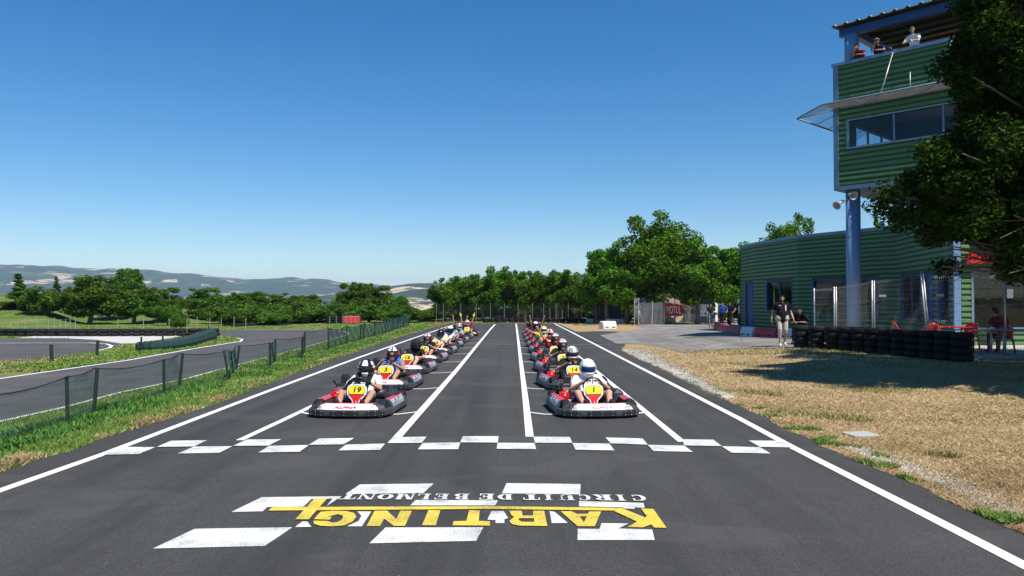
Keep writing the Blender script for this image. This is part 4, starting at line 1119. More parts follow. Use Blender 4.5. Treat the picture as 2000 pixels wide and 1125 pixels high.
club = empty('clubhouse', (16, 38, 0), 0, 'low green corrugated clubhouse with blue window frames under the tower', 'building')
club.location = (0, 0, 0)
F0, F1, F2, F3, F4, F5 = (13.6, 45.9), (13.6, 43), (14.3, 38.5), (16.7, 33.5), (15.46, 27), (27, 27)
clad(club, F1, F0, 0, 4.95, [(.55, 1.9, .1, 2.8, 'door')], trim1=.0)
clad(club, F2, F1, 0, 4.95, [(.6, 3.3, 1.3, 2.82, 'bwindow')])
clad(club, F3, F2, 0, 4.95, [(.9, 4.6, 1.25, 2.8, 'bwindow')])
clad(club, F4, F3, 0, 6.15, [(.35, 1.4, 1.1, 2.8, 'bwindow'), (2.0, 2.95, .1, 2.8, 'door'), (3.4, 5.9, 1.1, 2.8, 'bwindow'), (5.15, 6.2, 5.15, 5.95, 'window'), (3.2, 4.75, 5.15, 5.95, 'window'), (.6, 2.8, 5.15, 5.95, 'window')])
clad(club, F4, F5, 0, 4.95, [(.66, 4.4, .86, 2.88, 'window'), (5.6, 8, .86, 2.88, 'window')], trim0=.25)
mb = MB(); A, u, n, L = wall_frame(F4, F5); wbox(mb, A, u, n, -.02, .22, 0, 4.94, .002, .06); mb.build('corner_trim', BLUE, club)
for (a, b) in ((F0, F1), (F1, F2), (F2, F3)):
    A, u, n, L = wall_frame(a, b); mb = MB(); wbox(mb, A, u, n, -.03, L + .03, 4.95, 5.10, -.25, .09); mb.build('roof_edge', BLUET, club)
A, u, n, L = wall_frame(F4, F3); mb = MB(); wbox(mb, A, u, n, 0, L, 4.955, 5.05, .03, .10); mb.build('ledge', BLUET, club)
mb = MB(); poly = [F0, F1, F2, F3, (15.56, 27.1), (26.9, 27.1), (27, 50), (17, 50)]
mb.add([(x, y, 4.96) for x, y in poly] + [(x, y, 4.9) for x, y in poly], [list(range(8)), list(range(15, 7, -1))] + [[i, (i + 1) % 8, 8 + (i + 1) % 8, 8 + i] for i in range(8)]); mb.build('roof', ROOFM, club)
mb = MB(); poly = [F0, (17, 50), (27, 50), (27, 27)]
for a, b in zip(poly[:-1], poly[1:]):
    A = Vector((*a, 0)); L = (Vector((*b, 0)) - A).length; u = (Vector((*b, 0)) - A) / L; nn = Vector((u.y, -u.x, 0)); wbox(mb, A, u, nn, 0, L - .2, 0, 4.88, -.1, 0)
tag(mb.build('rear_wall', GREENB, club), kind=None)
mb = MB(); mb.tube([(13.75, 42.9, 5.1), (13.75, 42.9, 5.22), (13.95, 42.8, 5.3)], .035, 8); mb.box((13.85, 42.9, 5.32), (.3, .14, .06), bev=.01)
mb.build('roof_vent', DSTEEL, club)
mb = MB(); mb.box((17.4, 26.95, 2.05), (.22, .006, .32)); mb.build('paper_notice', mat('paper', (.7, .7, .68), .8), club)
mb = MB()
for i in range(26):
    x = 15.75 + i * .13; h = .10 + .16 * abs(noise.noise(Vector((x * 2.1, 0, 0)))) + (.10 if i % 4 == 1 else 0); mb.prism([(x, 3.10), (x + .13, 3.10), (x + .13, 3.2 + h * .7), (x + .05, 3.24 + h)], 26.7, 26.86, lambda a, b, d: Vector((a, d, b)))
mb.build('red_fascia', mat('bright_red_board', (.62, .02, .02), .5), club)
for dx in (0,):
    mb = MB(); mb.box((21, 26, 2.4), (.01, .01, .01))

tower = empty('control_tower', (0, 0, 0), 0, 'raised green control tower with blue trim, mesh awning and open viewing deck', 'tower')
T0 = Vector((12.73, 30.3, 0)); TU = Vector((.685, -.7285, 0)).normalized(); TN = Vector((-.7285, -.685, 0)).normalized(); TB = -TN
TL, TD = 9.0, 6.5
def TP(s, t, z): return T0 + TU * s + TB * t + Vector((0, 0, z))
def tb(mb, s0, s1, t0, t1, z0, z1, mi=0):
    vs = [TP(s, t, z) for z in (z0, z1) for t in (t0, t1) for s in (s0, s1)]
    return mb.add(vs, [[0, 2, 3, 1], [4, 5, 7, 6], [0, 1, 5, 4], [2, 6, 7, 3], [0, 4, 6, 2], [1, 3, 7, 5]], mi)
a_, b_ = TP(0, 0, 0), TP(TL, 0, 0)
clad(tower, (a_.x, a_.y), (b_.x, b_.y), 6.3, 11.05, [(.52, 5.6, 7.78, 8.82, 'window')], trim0=.16)
a_, b_ = TP(0, TD, 0), TP(0, .17, 0)
clad(tower, (a_.x, a_.y), (b_.x, b_.y), 6.3, 11.05, [(.6, 4.9, 7.78, 8.95, 'window')], trim1=.1, flip=True)
a_, b_ = TP(0, TD, 0), TP(TL, TD, 0)
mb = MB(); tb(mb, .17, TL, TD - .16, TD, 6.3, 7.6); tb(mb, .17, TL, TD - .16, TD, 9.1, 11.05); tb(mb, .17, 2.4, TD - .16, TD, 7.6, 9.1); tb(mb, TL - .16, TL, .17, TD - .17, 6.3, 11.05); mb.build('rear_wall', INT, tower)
mb = MB(); tb(mb, -.05, TL, -.045, TD, 6.15, 6.3); mb.build('underside', BLUET, tower)
mb = MB(); tb(mb, .17, TL - .17, .17, TD - .17, 6.305, 6.4); mb.build('office_floor', INT, tower)
mb = MB(); tb(mb, .17, TL - .17, .17, TD - .17, 9.75, 10.0); mb.build('deck_floor', mat('deck_concrete', (.25, .25, .24), .9), tower)
mb = MB(); tb(mb, -.05, .155, -.055, .12, 6.3, 11.05); mb.build('corner_trim', BLUET, tower)
mb = MB(); tb(mb, -.1, TL, -.1, .20, 11.05, 11.17); tb(mb, -.1, .20, .20, TD, 11.05, 11.17); mb.build('deck_rail', BLUE, tower)
col = lambda z0, z1, nm: MB().lathe([(0, z0), (.27, z0), (.27, z1), (0, z1)], 28, 0).build(nm, BLUE, tower, TP(.50, .42, 0))
col(0, 6.14, 'column'); col(11.172, 12.3, 'upper_column')
mb = MB().lathe([(0, 0), (.27, 0), (.27, 1.3), (0, 1.3)], 20); mb.build('upper_column', BLUE, tower, TP(.6, TD - .4, 11.172 + .0))
mb = MB(); tb(mb, .05, TL, .30, .55, 12.31, 12.62); tb(mb, .2, .45, .56, TD, 12.45, 12.72); mb.build('roof_beam', DBLUE, tower)
# mono-pitched roof of ribbed sheets, rising towards the back
def rz_(t): return 12.66 + .095 * t
mb = MB(); tt = [-.02, TD + 1.2]
x = -.12; P_ = []
while x < TL:
    P_ += [(x, 0), (x + .06, .07), (x + .12, .07), (x + .18, 0)]; x += .46
vs = []; fs = []
for off in (0, .03):
    for t_ in tt:
        for sx, h in P_: vs.append(TP(sx, t_, rz_(t_) + h + off))
N_ = len(P_)
for i in range(N_ - 1):
    fs += [[i, i + 1, N_ + i + 1, N_ + i], [2 * N_ + i, 3 * N_ + i, 3 * N_ + i + 1, 2 * N_ + i + 1], [i, 2 * N_ + i, 2 * N_ + i + 1, i + 1], [N_ + i, N_ + i + 1, 3 * N_ + i + 1, 3 * N_ + i]]
fs += [[0, N_, 3 * N_, 2 * N_], [N_ - 1, 3 * N_ - 1 - N_, 4 * N_ - 1, 2 * N_ + N_ - 1]]
mb.add(vs, fs[:-1]); mb.build('roof', ROOFM, tower)
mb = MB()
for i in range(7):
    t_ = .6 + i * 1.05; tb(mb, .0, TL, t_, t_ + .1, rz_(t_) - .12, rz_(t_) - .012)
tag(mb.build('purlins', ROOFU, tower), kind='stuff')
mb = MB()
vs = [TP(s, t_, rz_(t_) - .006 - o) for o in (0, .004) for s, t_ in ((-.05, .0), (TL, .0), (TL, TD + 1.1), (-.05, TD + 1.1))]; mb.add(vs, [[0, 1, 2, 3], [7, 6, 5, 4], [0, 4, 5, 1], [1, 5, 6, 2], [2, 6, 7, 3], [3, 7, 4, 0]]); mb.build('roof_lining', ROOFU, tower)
# awning: framed mesh, mitred round the corner
def AW(s, w_): return TP(s, -w_, 9.38 + .02 * w_)
def AW2(t, w_): return TP(-w_, t, 9.36 - .36 * w_)
mb = MB(); tip = TP(-1.05, -1.05, 9.02)
mb.tube([tip, AW(-.05, 1.02), AW(7.5, 1.02)], .035, 8); mb.tube([TP(-.02, -.02, 9.36), AW(7.5, .05)], .025, 8); mb.tube([tip, AW2(4.5, 1.02)], .035, 8); mb.tube([TP(-.06, 0, 9.34), AW2(4.5, .05)], .025, 8); mb.tube([tip, TP(-.04, -.04, 9.34)], .025, 8)
aw = mb.build('awning_frame', BLUET, tower)
for s in (.1, 1.1, 2.2, 3.3, 4.4, 5.5, 6.6):
    MB().tube([AW(s, .03), AW(s, 1.0)], .018, 6).build('awning_rib', GALV, tower)
for t_ in (.5, 1.6, 2.7, 3.8): MB().tube([AW2(t_, .03), AW2(t_, 1.0)], .018, 6).build('awning_rib', GALV, tower)
AWM = mat('awning_mesh_metal', (.16, .15, .13), .6, .3, var=.3)
mb = MB()
for i in range(24):
    w_ = .06 + i * .039
    a, b = TP(-w_, -w_, 9.36 - .34 * w_), AW(7.5, w_) + Vector((0, 0, .01)); mb.tube([a, AW(-.02, w_), b], .0055, 4, 0, True, False)
    b = AW2(4.5, w_) + Vector((0, 0, .01)); mb.tube([a, b], .0055, 4, 0, True, False)
tag(mb.build('awning_mesh', AWM, tower), kind='stuff')
for s in (2.25, 4.25):
    MB().tube([TP(s, -.12, 11.08), TP(s - .1, -1.0, 9.42)], .022, 8).build('stay_rod', GALV, tower)
MB().tube([TP(3.0, -.55, 10.1), TP(3.0, -.55, 9.2)], .014, 6).build('antenna_rod', GALV, tower)  # thin upright antenna rod, carries no lamp
# loudspeakers on the column
def horn(p, d, label):
    t = empty('loudspeaker', p, 0, label, 'loudspeaker', 'horn loudspeakers on the tower column')
    d = Vector(d).normalized(); M = d.to_track_quat('Z', 'Y').to_matrix()
    mb = MB(); mb.lathe([(.02, -.16), (.055, -.14), (.065, -.02), (.07, .04), (.10, .13), (.165, .20), (.17, .21), (.155, .20), (.09, .12), (.05, .02), (0, .02)], 22, 0, M); mb.build('horn', mat('horn_plastic', (.42, .40, .37), .4), t)
    mb = MB(); mb.lathe([(0, -.22), (.06, -.21), (.07, -.14), (0, -.13)], 16, 0, M); mb.build('driver_unit', DSTEEL, t)
    return t
cpos = TP(.5, .42, 0)
horn((cpos.x - .26, cpos.y - .40, 5.92), (.2, -1, -.35), 'round-mouthed loudspeaker high on the blue column facing the camera')
horn((cpos.x - .72, cpos.y - .45, 5.58), (-.75, -.45, -.5), 'loudspeaker pointing down left, lower one on the blue column')
mb = MB(); mb.tube([(cpos.x - .2, cpos.y - .2, 5.85), (cpos.x - .45, cpos.y - .40, 5.72), (cpos.x - .62, cpos.y - .42, 5.64)], .018, 6); mb.build('speaker_bracket', DSTEEL, tower)

# ------------------------------------------------------------------ tyre walls
def tyre_mesh(R_=.27, w_=.19):
    mb = MB(); mb.lathe([(R_ * .56, .012), (R_ * .72, 0), (R_ * .93, .02), (R_, .055), (R_, w_ - .055), (R_ * .93, w_ - .02), (R_ * .72, w_), (R_ * .56, w_ - .012)], 18, 0, None, close=True); return mb.mesh('tyre', RUBBER)
TY = tyre_mesh(); TYR = None
def tyre_wall(pts, high, label, group=None, jit=.03, mesh=None):
    t = empty('tyre_wall', (0, 0, 0), 0, label, 'tyre wall', 'tyre walls round the circuit')
    P = [Vector(p) for p in pts]; seg = 0; pos = 0.0; i = 0; d = 0
    acc = 0; lens = [(b - a).length for a, b in zip(P[:-1], P[1:])]; tot = sum(lens); k = int(tot / .53)
    for j in range(k + 1):
        s = tot * j / k; q = 0
        while q < len(lens) - 1 and s > lens[q]: s -= lens[q]; q += 1
        p = P[q].lerp(P[q + 1], min(1, s / lens[q])); g = gz(p.x, p.y)
        hh = high + (1 if rnd.random() < .12 else 0)
        for h in range(hh):
            o = link('tyre', mesh or TY, t, (p.x + rnd.uniform(-jit, jit), p.y + rnd.uniform(-jit, jit), g + .01 + h * .186)); o.rotation_euler = (rnd.uniform(-.03, .03), rnd.uniform(-.03, .03), rnd.random() * 6)
    return t
tyre_wall([gp(-60, 656.5), gp(0, 656.5), gp(200, 657), gp(418, 656)], 2, 'long black tyre wall behind the pale gravel on the left')
tyre_wall([gp(457, 638), gp(560, 633), gp(640, 630)], 1, 'low line of tyres at the foot of the far bushes')
tyre_wall([gp(948, 630.5), gp(1050, 630.5), gp(1140, 631), gp(1170, 629)], 2, 'black tyre wall across the end of the start straight')
tyre_wall([gp(1566, 680), gp(1640, 684), gp(1720, 691), gp(1800, 699), gp(1880, 707)], 4, 'tall stack of black tyres in the shade before the clubhouse', jit=.015)
bl = empty('tyre_bales', gp(656, 632), 0, 'three strapped black tyre stacks beside the red block', 'tyre stacks')
for i in range(3):
    for h in range(3): link('tyre', TY, bl, ((i - 1) * .54, 0, h * .19 + .01))
for i in range(3): MB().box(((i - 1) * .54 + .1, -.275, .29), (.03, .012, .58)).build('strap', GALV, bl)
rb = empty('red_barrier', gp(687, 632), 0, 'red wrapped crash block beside the black tyre stacks', 'barrier')
mb = MB(); mb.box((0, 0, .31), (1.28, .6, .61), bev=.05); mb.build('red_cover', mat('red_tarpaulin', (.55, .05, .07), .55, var=.2, scale=3), rb)
for e in (-.35, .0, .35): MB().box((e, -.306, .31), (.025, .014, .6)).build('strap', GALV, rb)

# ------------------------------------------------------------------ plastic kerb barriers
BW = mat('white_barrier', (.66, .66, .64), .5, var=.2, scale=4, bmp=.3, bscale=8); BR = mat('red_barrier_paint', (.42, .045, .06), .5, var=.25, scale=4, bmp=.3, bscale=8)
def barrier(a, b, m, label, h=.42, w_=.45):
    a, b = Vector(a), Vector(b); c = (a + b) / 2; L = (b - a).length; d = b - a
    t = empty('kerb_barrier', c, math.atan2(d.y, d.x), label, 'barrier', 'red and white barrier blocks')
    mb = MB(); pr = [(-w_ / 2, .0), (-w_ / 2, h * .45), (-w_ * .36, h * .85), (-w_ * .28, h), (w_ * .28, h), (w_ * .36, h * .85), (w_ / 2, h * .45), (w_ / 2, 0)]
    xs = [-L / 2, -L / 2 + .06, -L * .1, L * .1, L / 2 - .06, L / 2]; vs = []; n_ = len(pr)
    for i, x in enumerate(xs):
        k_ = .86 if i in (0, 5) else 1
        for y, z in pr: vs.append((x, y * k_ + rnd.uniform(-.006, .006), z * (.93 if i in (0, 5) else 1) + rnd.uniform(-.006, .006) * (z > 0)))
    fs = [[i * n_ + j, i * n_ + (j + 1) % n_, (i + 1) * n_ + (j + 1) % n_, (i + 1) * n_ + j] for i in range(5) for j in range(n_)] + [list(range(n_))[::-1], list(range(5 * n_, 6 * n_))]
    mb.add(vs, fs); mb.build('body', m, t)
    for e in (-1, 1): MB().box((e * L * .25, -w_ / 2 - .002, h * .22), (.22, .02, .05)).build('slot', BLK_T, t)
kb = [gp(1400, 645), gp(1430, 650), gp(1452, 656), gp(1477, 658), gp(1520, 660), gp(1562, 661)]
cs = [(BR, 'faded pink-red barrier, the first behind the woman'), (BR, 'second red barrier next to the white one by the door'), (BW, 'white barrier between two red ones beside the wall'), (BR, 'dark red barrier behind the walking man'), (BW, 'white barrier touching the tyre stack')]
for i, (m, l) in enumerate(cs): barrier(kb[i].lerp(kb[i + 1], .02), kb[i].lerp(kb[i + 1], .98), m, l)
barrier(gp(1145, 631), gp(1168, 631), BW, 'white painted block at the far end of the dry grass', .36)
barrier(gp(1174, 642.5), gp(1200, 642), BW, 'nearest chunky white block on the orange dirt', .5, .6)
barrier(gp(1187, 633.5), gp(1216, 633), BW, 'white block behind the nearest one, by the trees', .42, .5)
barrier(gp(1160, 631.5), gp(1184, 632), BR, 'dull red block between the white ones', .36)

# ------------------------------------------------------------------ fences
NETM = mat('green_net', (.012, .06, .05), .7, var=.2); POSTM = mat('dark_green_post', (.012, .022, .020), .6, var=.3, scale=20)
def strand(V, F, pts, hw):
    """thin square-section strand"""
    b = len(V)
    for p in pts: V += [(p[0] - hw, p[1], p[2]), (p[0], p[1] - hw * .3, p[2] + hw), (p[0] + hw, p[1], p[2]), (p[0], p[1] + hw * .3, p[2] - hw)]
    for i in range(len(pts) - 1):
        for k in range(4): F.append((b + i * 4 + k, b + i * 4 + (k + 1) % 4, b + i * 4 + 4 + (k + 1) % 4, b + i * 4 + 4 + k))
def net_between(V, F, a, b, ha, hb, sag, cell, hw):
    """diamond net from a to b (ground points)"""
    L = (b - a).length
    n = max(2, int(L / cell))
    def top(u): return ha + (hb - ha) * u - sag * 4 * u * (1 - u)
    def P(x, z):
        u = min(1, max(0, x / L)); p = a.lerp(b, u); wv = .015 * math.sin(x * 5 + z * 9) ; return (p.x + wv, p.y, gz(p.x, p.y) + z * top(u) / max(ha, hb) + .02)
    H = max(ha, hb)
    for i in range(-int(H / cell), n + 1):
        for sg in (1, -1):
            x0 = i * cell; pts = []
            for z in (0, H * .33, H * .66, H):
                x = x0 + z if sg > 0 else x0 + H - z
                pts.append((x, z))
            # clip to the bay
            cl = [(min(L, max(0, x)), z) for x, z in pts]; pts2 = [c for c, o in zip(cl, pts) if -1e-6 <= o[0] <= L + 1e-6]
            for (xa, za), (xb_, zb) in zip(pts[:-1], pts[1:]):
                for lim in (0, L):
                    if (xa - lim) * (xb_ - lim) < 0: t_ = (lim - xa) / (xb_ - xa); pts2.append((lim, za + (zb - za) * t_))
            pts2 = sorted(set(pts2), key=lambda q: q[1])
            if len(pts2) > 1: strand(V, F, [P(x, z) for x, z in pts2], hw)
FENCE = [(-190, 925, -194, 800, 0), (-60, 886, -56, 775, 1), (131, 829, 129, 735, 0), (182, 807, 190, 719, 1), (319, 772, 319, 702, 0), (349, 759, 357, 690, 1), (447, 742, 437, 684, 1), (460, 724, 468, 675, 1), (527, 717, 526, 669, 0), (537, 707, 538, 662, 1), (589, 700, 590, 658, 0), (594, 690, 596, 648, 1), (641, 684, 641, 640, 1), (677, 672, 677, 636, 1), (703, 665, 705, 634, 0), (709, 663, 712, 631, 1), (731, 657, 733, 628, 1), (753, 651, 753, 624, 1), (766, 647, 767, 620, 1), (777, 643, 778, 618, 1), (788, 640, 789, 616, 1), (798, 637.5, 798, 614, 1)]
fn = empty('net_fence', (0, 0, 0), 0, 'sagging dark green net fence on leaning posts along the left verge', 'fence')
prev = None; V_, F_ = [], []; topv = []
for (bx, by, tx, ty, thick) in FENCE:
    g = gp(bx, by); g.x = min(g.x, g.x); t_ = at(tx, ty, g.y); h = t_.z - g.z
    mb = MB(); r_ = .030 if thick else .020
    if thick: mb.tube([g - Vector((0, 0, .05)), g.lerp(t_, .5) + Vector((.006, 0, 0)), t_], [r_ * 1.05, r_, r_ * .92], 8, 0, True, False)
    else:
        mb.tube([g - Vector((0, 0, .05)), t_], r_, 4, 0, True, False); mb.tube([g + Vector((.03, 0, 0)), t_ + Vector((.03, 0, 0))], .010, 4, 0, True, False)
    mb.build('post', POSTM, fn)
    if prev is not None:
        far = g.y > 30
        net_between(V_, F_, prev[0], g, prev[1] * .97, h * .97, min(.10, (g - prev[0]).length * .03), .05 if g.y < 20 else (.075 if g.y < 30 else .10), .0024 if g.y < 20 else (.0034 if g.y < 32 else .0042))
        L = (g - prev[0]).length; sg = min(.10, L * .03); cord = []
        for i in range(9):
            u = i / 8; p = prev[0].lerp(g, u); cord.append((p.x, p.y, p.z + (prev[1] + (h - prev[1]) * u) * .97 - sg * 4 * u * (1 - u) + .02))
        MB().tube(cord, .0085, 5, 0, True, False).build('top_cord', POSTM, fn)
    prev = (g, h)
me = fast_mesh('net', np.array(V_), np.array(F_), NETM); tag(link('net', me, fn), kind='stuff')
# green netted tyre barrier on the island with its posts
gb = empty('netted_barrier', (0, 0, 0), 0, 'long hump of tyres wrapped in dark green netting on the grass island', 'barrier')
base = [gp(266, 684), gp(300, 683), gp(330, 681), gp(365, 675), gp(390, 668), gp(412, 662)]; tops = [669, 666, 664, 657, 649, 642]
vs = []; fs = []; rows = []
K_ = 60
for i in range(K_ + 1):
    s = i / K_ * 5; q = min(4, int(s)); f_ = s - q; p = base[q].lerp(base[q + 1], f_); ty = tops[q] + (tops[q + 1] - tops[q]) * f_; by = gp(1000, 0 + (684 + (0)))  # noqa
    pt_ = at(300, ty, p.y); hh = max(.25, pt_.z); lump = .16 * abs(math.sin(i * math.pi / 4.0)) - .06
    dx = (base[q + 1] - base[q]).normalized(); nn = Vector((dx.y, -dx.x, 0))
    for a_k, (o, z) in enumerate(((.27, 0), (.30, .35), (.24, .8), (.05, 1.0), (-.2, .85), (-.3, .3), (-.28, 0))):
        v = p + nn * (o + lump * .6) + Vector((0, 0, hh * z * (1 + lump))); vs.append(v + Vector((0, 0, .003)))
for i in range(K_):
    for k in range(6): a = i * 7 + k; fs.append([a, a + 1, a + 8, a + 7])
fs += [list(range(7)), list(range(K_ * 7, K_ * 7 + 7))[::-1]]
MB().add(vs, fs, 0, False).build('netted_cover', mat('green_netting', (.008, .036, .030), .85, var=.7, scale=9, bmp=1.0, bscale=14), gb)
for (bx, by, ty) in ((276, 685, 658), (318, 681, 655), (358, 676, 646), (389, 668, 640), (408, 664, 637)):
    g = gp(bx, by); MB().tube([g, at(bx, ty, g.y)], .035, 8, 0, True, False).build('post', POSTM, gb)
for i, (bx, by, tx, ty) in enumerate(((101, 706, 100, 673), (189, 694.5, 191, 666))):
    g = gp(bx, by); t = tag(MB().tube([(0, 0, -.05), at(tx, ty, g.y) - g], .05, 8, 0, True, False).build('fence_post', POSTM, None, g), ['dark post left of its twin on the grass island', 'dark post nearer the white curve end on the island'][i], 'post', 'lone posts on the island')
# pale wire fence below the bank
wf = empty('wire_fence', (0, 0, 0), 0, 'pale thin wire fence at the foot of the left bank', 'fence')
pp = None
for i, px in enumerate((-20, 22, 34, 49, 72, 95, 106, 117, 128, 137, 147, 230, 280, 330, 365, 385, 410, 432, 457, 480)):
    g = gp(px, 647 - .5 * (px > 200) - (3 if px > 300 else 0)); MB().tube([g, g + Vector((0, 0, .72 + (.1 if i % 3 == 0 else 0)))], .02, 5, 0, True, False).build('post', GALV, wf)
    if pp is not None and px < 160:
        for z in (.3, .5, .7): MB().tube([pp + Vector((0, 0, z)), g + Vector((0, 0, z))], .004, 3, 0, True, False).build('wire', GALV, wf)
    pp = g
# the tall fence across the back of the straight
bf = empty('mesh_fence', (0, 0, 0), 0, 'tall grey mesh fence in front of the oaks at the end of the straight', 'fence')
V_, F_ = [], []; last = None
for i, px in enumerate((852, 866, 900, 930, 958, 985, 1012, 1040, 1062, 1074, 1086, 1098, 1110, 1122, 1136, 1150, 1163)):
    g = gp(px, 629.6); h = 1.15 if i % 2 and px > 1050 else 1.65
    MB().tube([g, g + Vector((0, 0, h))], .015, 5, 0, True, False).build('post', GALV, bf)
    if last is not None: net_between(V_, F_, last, g, 1.5, 1.5, 0, .16, .0035)
    last = g
tag(link('mesh', fast_mesh('mesh', np.array(V_), np.array(F_), mat('weathered_wire', (.12, .12, .115), .7, .3)), bf), kind='stuff')
# shade-cloth screens among the trunks on the right
TARP = mat('grey_shade_cloth', (.11, .115, .11), .9, var=.5, scale=1.4, bmp=.4, bscale=6)
def screen(a, b, h, label, m=TARP):
    t = empty('cloth_screen', a, math.atan2((b - a).y, (b - a).x), label, 'screen'); L = (b - a).length; mb = MB(); n_ = int(L * 6); vs = []
    for i in range(n_ + 1):
        x = L * i / n_; y = .05 * math.sin(x * 9) + .03 * math.sin(x * 23)
        for o in (0, .012):
            for z in (.03, h * .5, h - .03 * math.sin(x * 5)): vs.append((x, y * (.6 if z < h * .4 else 1) + o, z))
    fs = []
    for i in range(n_):
        for k in (0, 1): a_ = i * 6 + k; fs.append([a_, a_ + 6, a_ + 7, a_ + 1]); a_ += 3; fs.append([a_, a_ + 1, a_ + 7, a_ + 6])
        a_ = i * 6; fs += [[a_ + 2, a_ + 8, a_ + 11, a_ + 5], [a_, a_ + 3, a_ + 9, a_ + 6]]
    mb.add(vs, fs, 0, True); mb.build('cloth', m, t)
    k = max(1, int(L / 2.2))
    for i in range(k + 1): MB().tube([(L * i / k, -.06, 0), (L * i / k, -.06, h + .12)], .028, 6, 0, True, False).build('post', GALV, t)
screen(gp(1163, 630), gp(1213, 629), 1.75, 'long grey shade cloth screen left of the big tree trunks')
screen(gp(1238, 634.5), gp(1292, 633), 2.1, 'grey cloth screen behind the tall bare fence post')
rf = empty('post_fence', (0, 0, 0), 0, 'bare galvanised post fence carrying the red banner at the paddock edge', 'fence')
V_, F_ = [], []; last = None
for px, by, ty in ((1247, 637.5, 582), (1274, 636, 588), (1297, 634, 570), (1318, 632.5, 584), (1338, 631.5, 583), (1357, 630.5, 592)):
    g = gp(px, by); t_ = at(px, ty, g.y); MB().tube([g, t_], .032, 6, 0, True, False).build('post', GALV, rf)
    if last is not None: net_between(V_, F_, last, g, 1.7, 1.7, 0, .14, .0025)
    last = g
tag(link('mesh', fast_mesh('mesh', np.array(V_), np.array(F_), GALV), rf), kind='stuff')
g = gp(1247, 637.5); MB().tube([g + Vector((.5, .3, 0)), g + Vector((0, 0, 1.2))], .022, 6).build('brace', GALV, rf)
# banner
A = gp(1298, 633.5); B = gp(1333, 632); yy = A.y - .12
bn = empty('banner', at(1315.5, 606, yy), 0, 'red advertising banner with white capitals tied to the fence', 'banner')
pw = (at(1333, 606, yy) - at(1298, 606, yy)).x; ph = (at(1315, 595, yy) - at(1315, 617.5, yy)).z
MB().box((0, 0, 0), (pw, .02, ph)).build('sheet', mat('banner_red', (.62, .012, .02), .6, var=.06), bn)
me = text_mesh('lettering', 'MOTUL', ph * .92, WHITE_P, .002, 0, .012, .5, 1.0)
mx = max(v.co.x for v in me.vertices) - min(v.co.x for v in me.vertices)
me.transform(Matrix.Translation((0, -.014, 0)) @ Matrix.Rotation(math.pi / 2, 4, 'X') @ Matrix.Diagonal((pw * .82 / mx, 1, 1, 1))); link('lettering', me, bn)
# cream building behind it
cb = empty('cream_building', (0, 0, 0), 0, 'low cream rendered building with brown tiled roof behind the banner', 'building')
y0 = 66; xa, xb_ = at(1284, 600, y0).x, at(1392, 600, y0).x
mb = MB(); mb.box(((xa + xb_) / 2, y0 + 2, .75), (xb_ - xa, 4, 1.5)); mb.build('wall', mat('cream_render', (.62, .50, .36), .9, var=.1, scale=1), cb)
mb = MB(); mb.prism([(y0 - .3, 1.45), (y0 + 2, 2.45), (y0 + 4.3, 1.45), (y0 + 4.3, 1.35), (y0 - .3, 1.35)], xa - .2, xb_ + .2, lambda a, b, d: Vector((d, a, b))); mb.build('roof', mat('brown_tiles', (.20, .14, .11), .85, var=.3, scale=3, bmp=.5, bscale=10), cb)
mb = MB(); mb.box(((xa + xb_) / 2 + .5, y0 - .02, .95), ((xb_ - xa) * .55, .05, .35)); mb.build('window', DSTEEL, cb)
pst = empty('poster', at(1373, 606, 60), 0, 'white poster with dark printed shapes near the gate', 'poster')
MB().box((0, 0, 0), (.9, .02, .92)).build('sheet', WHITE_P, pst)
mb = MB()
for i in range(16): mb.box((rnd.uniform(-.38, .30), -.012, rnd.uniform(-.38, .40)), (rnd.uniform(.04, .16), .006, rnd.uniform(.04, .20)), 0, Matrix.Rotation(rnd.uniform(-.4, .4), 3, 'Y'))
tag(mb.build('printed_shapes', mat('dark_print', (.06, .08, .10), .7), pst), kind='stuff')
for px_ in (-.38, .38): MB().tube([(px_, .05, -1.3), (px_, .05, .5)], .03, 6).build('post', GALV, pst)
g = gp(1399, 627.5); gt = empty('gate', g, 0, 'white metal gate with square pillar behind the woman', 'gate')
MB().box((0, 0, .9), (.22, .2, 1.85), bev=.01).build('pillar', WHITE_P, gt)
for i in range(7): MB().box((-1.05 + i * .13, 0, 1.45), (.035, .03, .72)).build('bar', WHITE_P, gt)
for z in (1.1, 1.8): MB().box((-.65, 0, z), (.92, .035, .04)).build('rail', WHITE_P, gt)
# temporary site fence in front of the clubhouse
sf = empty('site_fence', (0, 0, 0), 0, 'tall welded mesh site fence panels behind the tyre stack', 'fence')
FP = [(1590, 563, 27.3), (1629, 560, 26.6), (1703, 548, 24.6), (1813, 535, 22.4), (1962, 535, 21.6)]
pts = []
for px, ty, Y in FP:
    t_ = at(px, ty, Y); pts.append((Vector((t_.x, t_.y, gz(t_.x, t_.y))), t_.z))
lean = {3: Vector((-.22, 0, 0))}
for i, (g, zt) in enumerate(pts):
    MB().tube([g, Vector((g.x, g.y, zt)) + lean.get(i, Vector())], .025, 8).build('post', GALV, sf)
    if i in (2, 3, 1): MB().tube([g + Vector((.07, 0, 0)), Vector((g.x + .07, g.y, zt)) + lean.get(i, Vector())], .021, 8).build('post', GALV, sf)
    if i in (2, 3): MB().box((g.x + .32, g.y - .03, 1.95), (.22, .01, .07)).build('tag_plate', GALV, sf)
